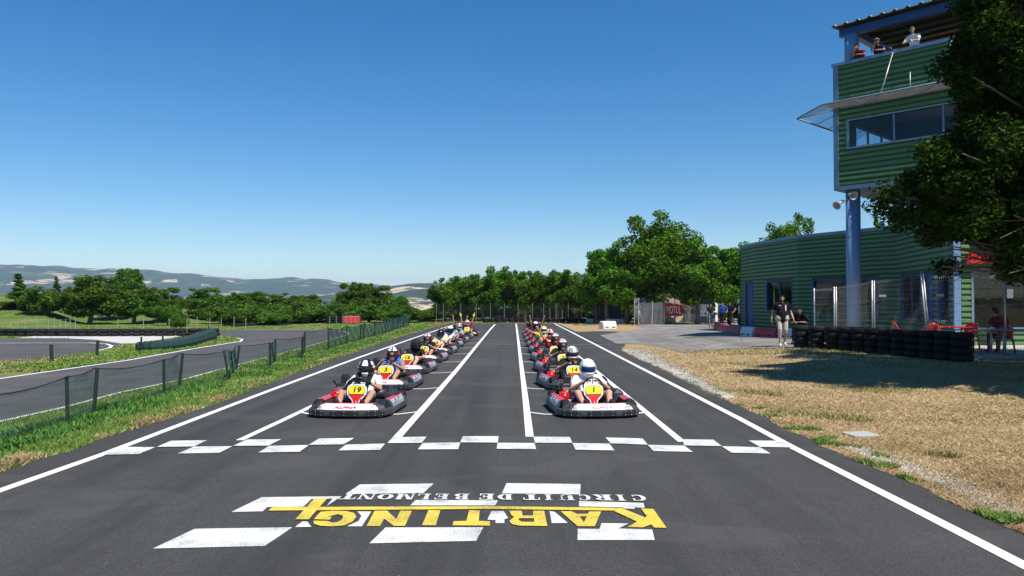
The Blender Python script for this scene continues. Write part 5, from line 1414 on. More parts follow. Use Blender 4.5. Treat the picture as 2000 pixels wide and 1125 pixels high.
for (ga, za), (gb_, zb) in zip(pts[:-1], pts[1:]):
    d = gb_ - ga; L = math.hypot(d.x, d.y); nrm = Vector((d.y, -d.x, 0)).normalized(); mb = MB(); n_ = int(L / .055)
    def PP(u, v):
        g = ga.lerp(gb_, u); zt = za + (zb - za) * u; z = g.z + .12 + (zt - g.z - .14) * v
        fold = 0
        for c in (.06, .36, .66, .95): fold = max(fold, .045 * max(0, 1 - abs(v - c) / .035))
        return Vector((g.x, g.y, z)) + nrm * fold
    for i in range(1, n_):
        u = i / n_; mb.tube([PP(u, v) for v in (0, .03, .06, .09, .32, .36, .40, .62, .66, .70, .92, .95, .98, 1)], .0034, 3, 0, False, False)
    for v in (.0, .03, .09, .20, .32, .40, .52, .62, .70, .82, .92, .98): mb.tube([PP(0, v), PP(1, v)], .0036, 3, 0, False, False)
    tag(mb.build('wire_mesh', mat('dull_galvanised_wire', (.26, .26, .25), .55, .5), sf), kind='stuff')

# ------------------------------------------------------------------ terrace furniture
REDP = mat('red_moulded_plastic', (.50, .02, .02), .35, var=.1)
def chair(p, rz, label):
    t = empty('plastic_chair', p, rz, label, 'chair', 'red plastic terrace chairs')
    for ex, ey in ((-1, -1), (1, -1), (-1, 1), (1, 1)):
        MB().tube([(ex * .25, ey * .24, 0), (ex * .21, ey * .2, .42)], [.022, .03], 6).build('leg', REDP, t)
    MB().box((0, 0, .44), (.46, .46, .04), bev=.015).build('seat', REDP, t)
    mb = MB(); vs = []; fs = []; n_ = 10
    for o in (0, .02):
        for j in range(7):
            v = j / 6; hw = .24 * math.sqrt(max(.03, 1 - max(0, (v - .45) / .56) ** 2))
            for i in range(n_ + 1): u = -1 + 2 * i / n_; vs.append((u * hw, .21 + .07 * v - .06 * u * u + o, .45 + .43 * v))
    m_ = n_ + 1
    for j in range(6):
        for i in range(n_): a = j * m_ + i; fs.append([a, a + 1, a + 1 + m_, a + m_]); b = a + 7 * m_; fs.append([b, b + m_, b + 1 + m_, b + 1])
        for i in (0, n_): a = j * m_ + i; fs.append([a, a + m_, a + 8 * m_, a + 7 * m_])
    for i in range(n_): a = 6 * m_ + i; fs.append([a, a + 1, a + 1 + 7 * m_, a + 7 * m_])
    mb.add(vs, fs, 0, True); mb.build('backrest', REDP, t)
    for e in (-1, 1): MB().tube([(e * .25, -.2, .42), (e * .27, -.2, .63), (e * .26, .18, .66)], .022, 6).build('armrest', REDP, t)
def table(p, label, m=REDP, legm=REDP, top=(1.3, .8)):
    t = empty('terrace_table', p, 0, label, 'table')
    MB().box((0, 0, .72), (*top, .035), bev=.01).build('table_top', m, t)
    for ex in (-1, 1):
        for ey in (-1, 1): MB().tube([(ex * top[0] * .42, ey * top[1] * .4, 0), (ex * top[0] * .42, ey * top[1] * .4, .70)], .028, 6).build('leg', legm, t)
def tz(px, Y): q = at(px, 600, Y); return Vector((q.x, q.y, gz(q.x, q.y) + .02))
chair(tz(1815, 23.5), R(175), 'red chair with its back to the camera beside the leaning fence post')
chair(tz(1762, 24.2), R(80), 'red chair turned sideways near the middle fence post')
chair(tz(1888, 24.0), R(-70), 'red chair turned sideways right of the red table')
table(tz(1855, 24.4), 'red plastic table between two red chairs')
chair(tz(1955, 22.6), R(180), 'red chair holding the seated person in red')
table(tz(1985, 21.9), 'table with turquoise edge in front of the seated person', mat('turquoise_top', (.08, .28, .30), .5), GALV, (1.3, .7))
mb = MB(); mb.box((0, 0, .02), (1.1, .7, .06), bev=.01); pc = gp(1680, 850); tag(mb.build('concrete_slab', mat('slab_concrete', (.38, .38, .36), .9, var=.2, scale=8, bmp=.4, bscale=30), None, pc, .15), 'small grey concrete cover slab lying in the dry grass', 'slab'); bpy.data.objects['concrete_slab'].scale = (.33, .45, .5)

# ------------------------------------------------------------------ people on foot
wm = gp(1528, 677)
J = stand_pose(1.80, .55, ((.33, -.05, .90), (.34, .0, .92)), (-.12, -1, -.05))
person(J, 'bearded man in black polo and pale cargo shorts walking on the path', None, SK1, .009, cloth('black_polo', (.014, .014, .016)), .55, cloth('pale_shorts', (.42, .39, .33), .25), .50, SHW, cloth('dark_hair', (.015, .012, .010)), beard=cloth('beard', (.018, .013, .011)), belly=.045, loc=wm, rz=R(-8), curl=.9)
o = [q for q in bpy.data.objects if q.name.startswith('person') and 'bearded' in q.get('label', '')][0]
mb = MB(); mb.box((.085, -.178, 1.34), (.035, .006, .20), 0, Matrix.Rotation(-.06, 3, 'X')); mb.build('white_print', CW, o); mb = MB(); mb.box((-.10, -.165, 1.42), (.07, .006, .02)); mb.build('chest_badge', CW, o)
ww = gp(1388, 639)
J = stand_pose(1.66, .1, ((.26, -.16, .98), (.16, -.26, 1.06)), (-.3, -1, -.1))
w_o = person(J, 'woman in black T-shirt and denim shorts holding a helmet', None, SK1, .014, CB, .5, CDN, .4, SHD, cloth('brown_hair', (.05, .025, .015)), loc=ww, rz=R(-5))
hl_ = empty('crash_helmet', ww + Vector((.27, -.34, .98)), R(30), 'white and black crash helmet in the woman\'s hands', 'helmet'); helmet_fn([HW, HB], pat_stripe)(hl_, Vector((0, 0, 0)), Matrix.Identity(3))
for px, Y, kw in ((1411, 52.5, dict(label='person in dark clothes with blue top at left of the waiting group', shirt=CBL, pants=CB)), (1426, 51.5, dict(label='person in dark navy clothes in the middle of the waiting group', shirt=CNV, pants=CB)), (1446, 50.5, dict(label='man in white sleeveless top standing by the blue door', shirt=CW, pants=CNV))):
    lab = kw.pop('label'); q = at(px, 600, Y); q.z = gz(q.x, q.y) + .02
    person(stand_pose(1.76, .05, ((.22, -.05, .88), (.30, .05, 1.06))), lab, 'people waiting by the clubhouse door', SK1, .016, kw['shirt'], .45 if kw['shirt'] != CW else .12, kw['pants'], 1.0, SHD, cloth('dark_hair', (.015, .012, .010)), loc=q, rz=R(rnd.uniform(-120, 40)))
bp = empty('rucksack', tz(1458, 49), 0, 'black rucksack on the ground beside the blue door', 'bag'); MB().ell((0, 0, .2), (.2, .15, .22), 0, None, 12, 8).build('bag', CB, bp); MB().tube([(-.1, -.12, .08), (-.13, -.2, .22), (-.08, -.12, .36)], .015, 6).build('strap', CLG, bp)
hv = empty('helmet_bundle', gp(1309, 631), 0, 'yellow-green jacket and white helmet left below the red banner', 'clothes'); MB().ell((-.12, 0, .3), (.2, .15, .3), 0, None, 12, 8).build('jacket', NEON, hv); MB().ell((.16, -.05, .32), (.14, .14, .15), 0, None, 12, 8).build('white_helmet', HW, hv)
def sit_pose(lean=.1):
    J = dict(pel=(0, .12, .54), chest=(0, .10 - lean, .88), neck=(0, .08 - lean * 1.4, 1.06), head=(0, .04 - lean * 1.7, 1.21), look=(0, -1, -.2), shL=(-.19, .09 - lean, 1.02), shR=(.19, .09 - lean, 1.02), hipL=(-.1, .08, .53), hipR=(.1, .08, .53), knL=(-.13, -.36, .52), knR=(.13, -.36, .52), anL=(-.13, -.36, .09), anR=(.13, -.36, .09), toeL=(-.14, -.5, .05), toeR=(.14, -.5, .05))
    for q, e in (('L', -1), ('R', 1)):
        el, wr = solve2(J['sh' + q], (e * .10, -.33, .80), .29, .26, (e, .3, -.8)); J['el' + q] = el; J['wr' + q] = wr
    return J
person(sit_pose(), 'dark figure sitting behind the left end of the tyre stack', None, SK2, .014, CB, .9, CB, 1.0, SHD, cloth('dark_hair', (.015, .012, .010)), loc=tz(1564, 27.8), rz=R(-40))
person(sit_pose(.18), 'person in dark red seen from behind at the terrace table', None, SK2, .014, cloth('dark_red', (.16, .01, .015)), .5, CB, 1.0, SHD, cloth('dark_hair', (.015, .012, .010)), loc=tz(1955, 22.6), rz=R(180))
def lean_pose(k='chin'):
    J = dict(pel=(0, .50, .93), chest=(0, .22, 1.22), neck=(0, .06, 1.37), head=(0, -.02, 1.52), look=(.3, -1, -.35), shL=(-.19, .12, 1.32), shR=(.19, .12, 1.32), hipL=(-.1, .52, .88), hipR=(.1, .52, .88), knL=(-.11, .42, .48), knR=(.11, .46, .48), anL=(-.12, .52, .08), anR=(.12, .52, .08), toeL=(-.13, .37, .04), toeR=(.13, .37, .04))
    if k == 'chin':
        J['elL'] = Vector((-.16, -.10, 1.16)); J['wrL'] = Vector((-.06, -.13, 1.38)); J['elR'] = Vector((.28, -.08, 1.15)); J['wrR'] = Vector((.04, -.16, 1.17)); J['palmL'] = (0, 1, 0)
    else:
        J['elL'] = Vector((-.26, -.06, 1.16)); J['wrL'] = Vector((-.03, -.14, 1.17)); J['elR'] = Vector((.27, -.06, 1.16)); J['wrR'] = Vector((.04, -.17, 1.19))
    return J
RZ = -math.asin(.748)
def deck(s, dz=.10): q = TP(s, -.12, 10.0 + dz); return q
person(lean_pose(), 'man in dark red top leaning on the deck rail, hand at chin', 'spectators on the tower deck', SK2, .011, cloth('dark_red', (.16, .01, .015)), .5, CB, 1.0, SHD, cloth('dark_hair', (.015, .012, .010)), loc=deck(.95), rz=RZ + .1)
cp = person(lean_pose(), 'man in navy shirt and grey cap leaning on the deck rail', 'spectators on the tower deck', SK1, .011, CNV, .5, CB, 1.0, SHD, cloth('dark_hair', (.015, .012, .010)), loc=deck(1.68), rz=RZ + .1, beard=cloth('beard', (.018, .013, .011)))
mb = MB(); mb.ell((0, -.015, 1.585), (.09, .105, .075)); mb.box((.03, -.14, 1.575), (.14, .10, .012), bev=.004); mb.build('cap', CLG, cp)
jb = lean_pose('fold'); 
for k_ in jb:
    if k_ in ('chest', 'neck', 'head', 'shL', 'shR'): jb[k_] = Vector(jb[k_]) + Vector((0, .14, .12))
jb['pel'] = (0, .46, .96)
person(jb, 'boy in white T-shirt with fair hair looking down from the deck', 'spectators on the tower deck', SK3, .011, CW, .5, CG, .5, SHD, cloth('fair_hair', (.25, .17, .09)), loc=deck(2.9, .14), rz=RZ + .1)
# ------------------------------------------------------------------ vegetation
rng = np.random.default_rng(11)
def leafmat(name, dark, light, trans=.35):
    m, t, p = newmat(name); t.nodes.remove(p); o = t.nodes['Material Output']
    g = ND(t, 'ShaderNodeNewGeometry'); rv = g.outputs['Random Per Island']; oi = ND(t, 'ShaderNodeObjectInfo')
    big = nse(t, g.outputs['Position'], .55, 3)
    ad = ND(t, 'ShaderNodeMath', operation='MULTIPLY_ADD'); t.links.new(big, ad.inputs[0]); ad.inputs[1].default_value = 1.1; ad.inputs[2].default_value = -.55
    a2 = ND(t, 'ShaderNodeMath', operation='ADD'); t.links.new(ad.outputs[0], a2.inputs[0]); t.links.new(rv, a2.inputs[1])
    c = ramp(t, a2.outputs[0], [(.1, dark), (.85, light), (1.0, tuple(x * 1.25 for x in light))])
    hs = ND(t, 'ShaderNodeHueSaturation'); mr = ND(t, 'ShaderNodeMapRange'); mr.inputs[3].default_value = .488; mr.inputs[4].default_value = .514
    t.links.new(oi.outputs['Random'], mr.inputs[0]); t.links.new(mr.outputs[0], hs.inputs['Hue']); t.links.new(c, hs.inputs['Color'])
    mv = ND(t, 'ShaderNodeMapRange'); mv.inputs[3].default_value = .8; mv.inputs[4].default_value = 1.2; t.links.new(oi.outputs['Random'], mv.inputs[0]); t.links.new(mv.outputs[0], hs.inputs['Value'])
    d = ND(t, 'ShaderNodeBsdfDiffuse'); tr = ND(t, 'ShaderNodeBsdfTranslucent'); gl = ND(t, 'ShaderNodeBsdfGlossy'); gl.inputs['Roughness'].default_value = .45
    t.links.new(hs.outputs[0], d.inputs[0]); t.links.new(mixc(t, 1.0, hs.outputs[0], (1.2, 1.25, .5), 'MULTIPLY'), tr.inputs[0])
    mx = ND(t, 'ShaderNodeMixShader'); mx.inputs[0].default_value = trans; t.links.new(d.outputs[0], mx.inputs[1]); t.links.new(tr.outputs[0], mx.inputs[2])
    m2 = ND(t, 'ShaderNodeMixShader'); m2.inputs[0].default_value = .0; t.links.new(mx.outputs[0], m2.inputs[1]); t.links.new(gl.outputs[0], m2.inputs[2])
    t.links.new(m2.outputs[0], o.inputs['Surface']); return m
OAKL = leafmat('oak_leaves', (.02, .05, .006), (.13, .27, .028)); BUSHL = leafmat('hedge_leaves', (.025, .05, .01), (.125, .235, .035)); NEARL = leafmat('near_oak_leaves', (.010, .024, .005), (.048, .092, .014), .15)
BARK = mat('grey_bark', (.16, .14, .12), .95, var=.35, scale=8, bmp=.9, bscale=14)
def leaf_quads(C, N, size, asp=.6):
    """C centres, N normals; returns V,F"""
    n = len(C); r_ = rng.normal(size=(n, 3)); u = np.cross(N, r_); u /= np.linalg.norm(u, axis=1)[:, None] + 1e-9; v = np.cross(N, u)
    s = (size * rng.uniform(.6, 1.35, n))[:, None]
    bend = N * s * .18
    V = np.stack([C - u * s, C + v * s * asp + bend, C + u * s, C - v * s * asp + bend], 1).reshape(-1, 3)
    return V, np.arange(4 * n).reshape(-1, 4)
def crown_pts(lobes, n, shell=.45):
    vol = np.array([l[3] ** 2 for l in lobes]); vol /= vol.sum(); idx = rng.choice(len(lobes), n, p=vol); L = np.array(lobes)
    d = rng.normal(size=(n, 3)); d /= np.linalg.norm(d, axis=1)[:, None]
    rr = 1 - shell * rng.random(n) ** 1.6
    c = L[idx, :3]; r_ = L[idx, 3][:, None]
    P = c + d * r_ * rr[:, None] * np.array([1, 1, .82])
    N = d + rng.normal(size=(n, 3)) * .75; N /= np.linalg.norm(N, axis=1)[:, None]
    return P, N
def tree_mesh(seed, H=5.0, W=4.4, trunk_h=1.2, nleaf=9000, leaf=.115, conical=0.0, lobes_n=26, m=OAKL):
    """crown and trunk meshes of a tree of height H and crown width W, foot at the origin"""
    rs = random.Random(seed); lobes = []
    cz = trunk_h + (H - trunk_h) * .5; hz = (H - trunk_h) * .5
    for i in range(lobes_n):
        th = rs.random() * 6.283; ph = math.asin(rs.uniform(-.85, 1)); rad = rs.uniform(.35, .9)
        z = math.sin(ph); w_ = (W / 2) * (1 - conical * (z + 1) / 2)
        lr = (W / 2) * rs.uniform(.16, .42 if lobes_n < 40 else .34) * (1 - .45 * conical * (z + 1) / 2)
        lobes.append((math.cos(th) * math.cos(ph) * rad * (w_ - lr * .4), math.sin(th) * math.cos(ph) * rad * (w_ - lr * .4), cz + z * rad * (hz - lr * .35), lr))
    for i in range(6):      # sprigs breaking the outline
        th = rs.random() * 6.283; lobes.append((math.cos(th) * W * .3 * (1 - conical), math.sin(th) * W * .3 * (1 - conical), trunk_h + (H - trunk_h) * rs.uniform(.75, 1.0), W * rs.uniform(.05, .10)))
    P, N = crown_pts(lobes, nleaf, .6)
    V, F = leaf_quads(P, N, leaf); crown = fast_mesh('crown', V, F, m)
    mb = MB(); top = (rs.uniform(-.2, .2), rs.uniform(-.2, .2), cz)
    mb.tube([(0, 0, -.15), (rs.uniform(-.06, .06), rs.uniform(-.06, .06), trunk_h * .6), top], [W * .045, W * .033, W * .018], 8)
    for i in range(9):
        l = lobes[i]; s = rs.uniform(.35, .8); b = (top[0] * s, top[1] * s, trunk_h * .6 + (cz - trunk_h * .6) * s * .8)
        mid = ((b[0] + l[0]) / 2, (b[1] + l[1]) / 2, (b[2] + l[2]) / 2 - .1); mb.tube([b, mid, l[:3]], [W * .016, W * .011, W * .004], 5)
    return crown, mb.mesh('trunk', BARK)
def stand_mesh(seed, m=OAKL): return tree_mesh(seed, 4.6, 4.4, .7, 14000, .088, 0, 48, m)
TV = {'oak': [stand_mesh(s) for s in (1, 2, 3, 4)], 'bush': [tree_mesh(s, 2.6, 4.2, -.2, 14000, .082, 0.05, 44, BUSHL) for s in (11, 12, 13)],
      'tall': [tree_mesh(s, 4.8, 5.0, .35, 22000, .09, .2, 56, BUSHL) for s in (21, 22)], 'big': [tree_mesh(31, 9.2, 8.2, 1.1, 52000, .115, .22, 110, OAKL), tree_mesh(32, 7.8, 6.2, 1.1, 32000, .11, .25, 84, OAKL)],
      'fir': [tree_mesh(41, 5.2, 2.2, .3, 7000, .08, .85, 26, BUSHL)]}
TH = {'oak': (4.6, 4.4), 'bush': (2.6, 4.2), 'tall': (4.8, 5.0), 'fir': (5.2, 2.2)}
def tree(kind, var, px, Y, ytop, wpx, label, name, group=None, cat='tree', H0=None):
    crown, trunk = TV[kind][var]; h0, w0 = H0 or TH[kind]
    q = at(px, 590, Y); g = gz(q.x, q.y); H = (at(px, ytop, Y).z - g); Wd = wpx / FPX * Y
    t = empty(name, (q.x, q.y, g), rnd.random() * 6.28, label, cat, group); t.scale = (Wd / w0 * (1.35 if kind == 'tall' else 1.22), Wd / w0 * (1.35 if kind == 'tall' else 1.22), H / h0 / .97)
    link('crown', crown, t); link('trunk', trunk, t); return t
LT_ = [('fir', 0, 36, 62, 538, 52, 'pointed dark tree standing furthest left on the bank'), ('fir', 0, 110, 74, 543, 26, 'small light spiky tree poking above the bushes, left'),
 ('bush', 0, 92, 60, 566, 92, 'round bush between the pointed tree and the wide tree'), ('bush', 1, 28, 63, 588, 70, 'low bush under the pointed tree at the left edge'), ('bush', 2, 64, 62, 578, 52, 'low bush right of the pointed tree'),
 ('tall', 0, 176, 60, 545, 108, 'wide round tree on the bank left of the tallest tree'), ('tall', 1, 250, 72, 522, 62, 'tallest tree of the left bank with feathery top'), ('tall', 1, 262, 61, 562, 96, 'full tree in front of the tallest left tree'),
 ('bush', 0, 140, 68, 560, 60, 'bluish bush behind the wide tree'), ('bush', 2, 214, 66, 570, 70, 'bush filling the gap right of the wide tree'), ('tall', 0, 316, 64, 566, 74, 'rounded tree right of the tallest left tree'), ('bush', 1, 328, 57, 594, 54, 'small tree before the pale gap of the bank'),
 ('bush', 2, 352, 50, 614, 36, 'fresh green little bush at the end of the gravel'), ('tall', 0, 398, 70, 566, 74, 'rounded tree right of the pale field gap'), ('bush', 0, 432, 62, 592, 86, 'broad bush below the rounded tree'), ('tall', 1, 446, 72, 575, 60, 'dark bush behind the broad bush'),
 ('tall', 1, 482, 70, 569, 76, 'dark rounded tree of the far hedge, left of its centre'), ('bush', 1, 500, 60, 592, 90, 'wide low bush of the far hedge above the tyres'), ('tall', 0, 532, 72, 575, 74, 'olive tree of the far hedge'), ('bush', 2, 560, 62, 590, 90, 'broad bright bush of the far hedge'),
 ('tall', 1, 588, 72, 575, 74, 'dark tree of the far hedge right of the olive one'), ('bush', 0, 614, 64, 590, 70, 'low bush beside the black tyre stacks'), ('bush', 1, 648, 68, 592, 66, 'bush behind the red and black barrier'),
 ('tall', 0, 690, 72, 558, 60, 'left part of the tall willow-like pair'), ('tall', 1, 710, 74, 550, 58, 'feathery tall tree above the red block'), ('tall', 0, 738, 74, 562, 60, 'loose tall tree right of the feathery one'), ('bush', 2, 720, 66, 596, 90, 'bush at the feet of the feathery tall trees'),
 ('tall', 1, 776, 72, 577, 62, 'last rounded tree before the valley view'), ('bush', 0, 800, 66, 601, 80, 'low bush behind the end of the net fence'), ('bush', 1, 836, 70, 606, 60, 'low bush between the net fence and the oaks'), ('bush', 2, 762, 64, 604, 70, 'bush behind the green fence end'), ('bush', 0, 540, 58, 606, 70, 'low front bush of the hedge'), ('bush', 1, 460, 57, 606, 60, 'low front bush above the first tyres'), ('bush', 2, 668, 70, 588, 60, 'bush above the red block')]
for (k, v, px, Y, yt, wp, lab) in LT_:
    tree(k, v, px, Y, yt, wp, lab, 'bush' if k == 'bush' else 'broadleaf_tree', 'hedges and trees beyond the inner track', 'bush' if k == 'bush' else 'tree')
RT_ = [('oak', 0, 868, 68, 552, 62, 'dark oak at the left end of the row closing the straight'), ('oak', 1, 905, 72, 543, 76, 'second oak from the left of the row closing the straight'), ('oak', 2, 944, 70, 541, 74, 'oak with a rounded top left of the tallest oak in the row'),
 ('oak', 3, 985, 72, 525, 84, 'tallest oak of the row straight ahead'), ('oak', 0, 1024, 70, 540, 70, 'oak just right of the tallest oak in the row'), ('oak', 1, 1058, 74, 535, 64, 'oak with a thin top in the right half of the row'), ('oak', 2, 1090, 70, 533, 76, 'broad oak of the row above the white edge line end'),
 ('oak', 3, 1128, 72, 536, 74, 'oak at the right end of the row by the cloth screen'), ('oak', 0, 1160, 66, 528, 60, 'oak above the left end of the cloth screen'),
 ('oak', 1, 886, 78, 546, 70, 'rear oak behind the left end of the row'), ('oak', 2, 1005, 80, 536, 80, 'rear oak behind the tallest one'), ('oak', 3, 1075, 80, 540, 80, 'rear oak behind the right half of the row')]
for (k, v, px, Y, yt, wp, lab) in RT_: tree(k, v, px, Y, yt, wp, lab, 'oak_tree', 'oaks at the end of the straight')
tree('big', 1, 1185, 61, 484, 108, 'spiky-topped oak left of the big oak', 'oak_tree', None, 'tree', (7.8, 6.2))
tree('big', 0, 1290, 62, 428, 190, 'biggest oak behind the red banner', 'oak_tree', None, 'tree', (9.2, 8.2))
tree('big', 1, 1226, 61, 492, 116, 'bright lower oak in front of the cloth screen', 'oak_tree', None, 'tree', (7.8, 6.2))
tree('big', 1, 1362, 60, 482, 120, 'oak joining the big oak on its right', 'oak_tree', None, 'tree', (7.8, 6.2))
tree('big', 1, 1428, 64, 482, 120, 'dark oak behind the waiting group', 'oak_tree', None, 'tree', (7.8, 6.2))
tree('big', 0, 1542, 70, 430, 120, 'oak top showing above the clubhouse roof', 'oak_tree', None, 'tree', (9.2, 8.2))
tree('fir', 0, 1713, 62, 420, 30, 'thin tree top above the roof beside the tower', 'slender_tree', None, 'tree')
tree('big', 1, 1740, 66, 436, 60, 'small tree top between the thin tree and the tower', 'oak_tree', None, 'tree', (7.8, 6.2))
tree('oak', 2, 1110, 90, 560, 120, 'hedge tree in the gap behind the right oaks', 'oak_tree', 'oaks at the end of the straight')
tree('oak', 1, 1225, 78, 545, 120, 'hedge tree behind the cloth screen', 'oak_tree', 'oaks at the end of the straight')

UG = ['the dark oak at the left end', 'the second oak from the left', 'the round-topped oak', 'the tallest oak straight ahead', 'the oak right of the tallest', 'the thin-topped oak', 'the broad oak by the edge line end', 'the last oak by the cloth screen']
for i, u_ in enumerate(UG):
    tree('bush', i % 3, (868, 905, 944, 985, 1024, 1058, 1092, 1132)[i], 73 + (i * 7 % 5), 596 + (i * 5 % 9), 84, 'shaded undergrowth bush beneath ' + u_, 'bush', 'undergrowth beneath the oak row', 'bush')
BG = ['above the left end of the long cloth screen', 'above the middle of the long cloth screen', 'filling the gap between the two cloth screens', 'above the short cloth screen', 'left of the cream building', 'over the roof of the cream building', 'between the cream building and the gate', 'behind the white gate pillar', 'behind the waiting group']
for i, u_ in enumerate(BG):
    tree('bush', i % 3, 1168 + i * 31, 71 + (i * 3 % 5), 588 + (i * 5 % 9), 84, 'green bush ' + u_, 'bush', 'bushes behind the paddock fence', 'bush')
# the near oak that overhangs the right edge of the view
nt_ = empty('oak_tree', (12.2, 15.6, gz(12.2, 15.6)), 0, 'large dark oak close by, overhanging the right edge', 'tree')
O_ = Vector((10.9, 13.4, 0))
rs = random.Random(5)
# limbs: (end point in world)
def W_(px, py, Y): return at(px, py, Y * 1.16)
ends = [W_(1790, 330, 13.5), W_(1700, 385, 13.6), W_(1850, 480, 12.8), W_(1840, 520, 13.0), W_(1880, 300, 12.2), W_(1830, 400, 14.2), W_(1900, 150, 12.6), W_(1920, 40, 12.4), W_(1960, -60, 13.0), W_(1950, 250, 11.8), W_(1980, 420, 11.8), W_(1930, 530, 12.6),
        W_(1890, 90, 14.5), W_(1800, 420, 15.5), W_(2010, 120, 12.0), W_(2040, 300, 11.6), W_(2100, 0, 12), W_(2000, -150, 14), W_(2100, 500, 12.5), W_(1900, 450, 15.5), W_(1860, 240, 15.0), W_(2050, 520, 14.5), W_(1960, 350, 16.5), W_(2150, 250, 15), W_(2000, 100, 16.5), W_(1990, 520, 12.0), W_(1870, 360, 12.4), W_(1900, 200, 14.0), W_(1925, 130, 13.4), W_(1860, 500, 14.4), W_(1800, 350, 14.0), W_(1900, 10, 13.0), W_(1893, 70, 13.4), W_(1915, -40, 13.2), W_(1880, 150, 13.6), W_(1785, 400, 14.0), W_(1830, 445, 14.2), W_(1852, 485, 13.6), W_(1812, 462, 14.6), W_(1870, 425, 13.4), W_(1768, 350, 13.6), W_(1890, 470, 13.2), W_(1910, 400, 12.6), W_(1840, 300, 14.0), W_(2020, 440, 16.5), W_(1960, 480, 13.6)]
for i in range(38):
    th = rs.random() * 6.28; r_ = rs.uniform(1.5, 4.0); ends.append(Vector((12.9 + r_ * math.cos(th) * .85, 16.2 + r_ * 1.1 * math.sin(th), rs.uniform(3.4, 9.8))))
mb = MB(); fork = Vector((12.2, 15.6, 2.5)); mb.tube([(12.25, 15.6, -.1), (12.2, 15.62, 1.2), fork, (12.5, 15.8, 4.8), (12.3, 15.7, 8)], [.34, .27, .24, .16, .05], 10)
Cc = []; Nn = []
def sprig_cloud(c, r_, n):
    d = rng.normal(size=(n, 3)); d /= np.linalg.norm(d, axis=1)[:, None]; P = np.array(c) + d * r_ * (rng.random(n) ** .45)[:, None] * np.array([1, 1, .7]); N = d * .35 + rng.normal(size=(n, 3)) * .55 + np.array([0, 0, .75]); N /= np.linalg.norm(N, axis=1)[:, None]; Cc.append(P); Nn.append(N)
for e in ends:
    e = Vector(e); b = Vector((12.2, 15.62, min(e.z * .7 + .6, 7.2))); d = e - b; mid = b.lerp(e, .5) + Vector((0, 0, -.12)); mb.tube([b, mid, e], [.07, .04, .012], 5)
    n_s = 13
    for k in range(n_s):
        u = rs.uniform(.35, 1.05); p = b.lerp(e, u) + Vector((rs.gauss(0, .42), rs.gauss(0, .42), rs.gauss(0, .34))) * (1.15 - .5 * u)
        if u > .5: mb.tube([b.lerp(e, u * .85), p], [.014, .004], 4, 0, False)
        sx_, sy_ = (p.x / p.y) * FPX + 1003, 590 - (p.z - 1.75) / p.y * FPX
        if sx_ < 1700 or sy_ > 528 or (sy_ < 330 and sx_ < 1882 - .30 * sy_) or (sy_ > 465 and (sx_ < 1815 or 1850 < sx_ < 1965)): continue
        sprig_cloud(p, rs.uniform(.30, .50), 340)
bare = [W_(1738, 330, 13.4), W_(1748, 372, 13.4), W_(1728, 350, 13.5), W_(1765, 300, 13.3)]
for e in bare: mb.tube([W_(1800, 360, 13.4), W_(1770, 352, 13.4).lerp(e, .4), e], [.012, .007, .003], 4, 0, False)
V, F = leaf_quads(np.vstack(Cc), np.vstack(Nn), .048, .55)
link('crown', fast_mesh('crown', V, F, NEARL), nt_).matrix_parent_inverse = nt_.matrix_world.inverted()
tk = mb.build('trunk', BARK, nt_)
for (ox, oy, os_, ol) in ((15.2, 9.6, 1.12, 'large oak right of the overhanging one, mostly out of view'), (17.2, 19.2, .9, 'oak beside the terrace, out of view, added to shade the tyre stack'),):  # the terrace oak is unseen, added to shade the tyre wall
    ot = empty('oak_tree', (ox, oy, 0), 2.0 + ox, ol, 'tree', 'oaks shading the lawn'); ot.scale = (os_, os_, os_)
    link('crown', TV['big'][0][0], ot); link('trunk', TV['big'][0][1], ot)
for ch in nt_.children: ch.location = -nt_.location; ch.matrix_parent_inverse = Matrix.Identity(4)

# ------------------------------------------------------------------ grass
def blades(name, P, h, w_, lean, m, parent=None, kind='stuff'):
    n = len(P); a = rng.random(n) * 2 * np.pi; ca, sa = np.cos(a), np.sin(a); hh = h * rng.uniform(.5, 1.4, n); ww = w_ * rng.uniform(.7, 1.3, n)
    la = rng.random(n) * 2 * np.pi; ll = lean * hh * rng.uniform(.3, 1.5, n)
    top = P + np.stack([np.cos(la) * ll, np.sin(la) * ll, hh * np.sqrt(np.clip(1 - (lean * .6) ** 2, .05, 1))], 1)
    A = P + np.stack([ca * ww, sa * ww, np.zeros(n)], 1); B = P - np.stack([ca * ww, sa * ww, np.zeros(n)], 1)
    V = np.stack([A, B, top], 1).reshape(-1, 3); me = fast_mesh(name, V, np.arange(3 * n).reshape(-1, 3), m); o = link(name, me, parent)
    return tag(o, kind=kind)
def grassmat(name, stops):
    m, t, p = newmat(name); g = ND(t, 'ShaderNodeNewGeometry'); big = nse(t, g.outputs['Position'], .9, 4)
    ad = ND(t, 'ShaderNodeMath', operation='MULTIPLY_ADD'); t.links.new(big, ad.inputs[0]); ad.inputs[1].default_value = 1.4; ad.inputs[2].default_value = -.7
    a2 = ND(t, 'ShaderNodeMath', operation='ADD'); t.links.new(ad.outputs[0], a2.inputs[0]); t.links.new(g.outputs['Random Per Island'], a2.inputs[1])
    t.links.new(ramp(t, a2.outputs[0], stops), p.inputs['Base Color']); p.inputs['Roughness'].default_value = .7; p.inputs['Specular IOR Level'].default_value = .2
    return m
GRM = grassmat('verge_grass', [(.0, (.05, .10, .015)), (.5, (.12, .23, .03)), (.80, (.17, .27, .045)), (.95, (.26, .28, .09)), (1, (.36, .31, .14))])
WEED = grassmat('broad_weeds', [(0, (.03, .09, .015)), (.6, (.07, .19, .03)), (1, (.13, .26, .05))])
STRAW = grassmat('burnt_grass', [(0, (.17, .11, .05)), (.35, (.36, .245, .115)), (.8, (.52, .375, .20)), (1, (.64, .49, .29))])
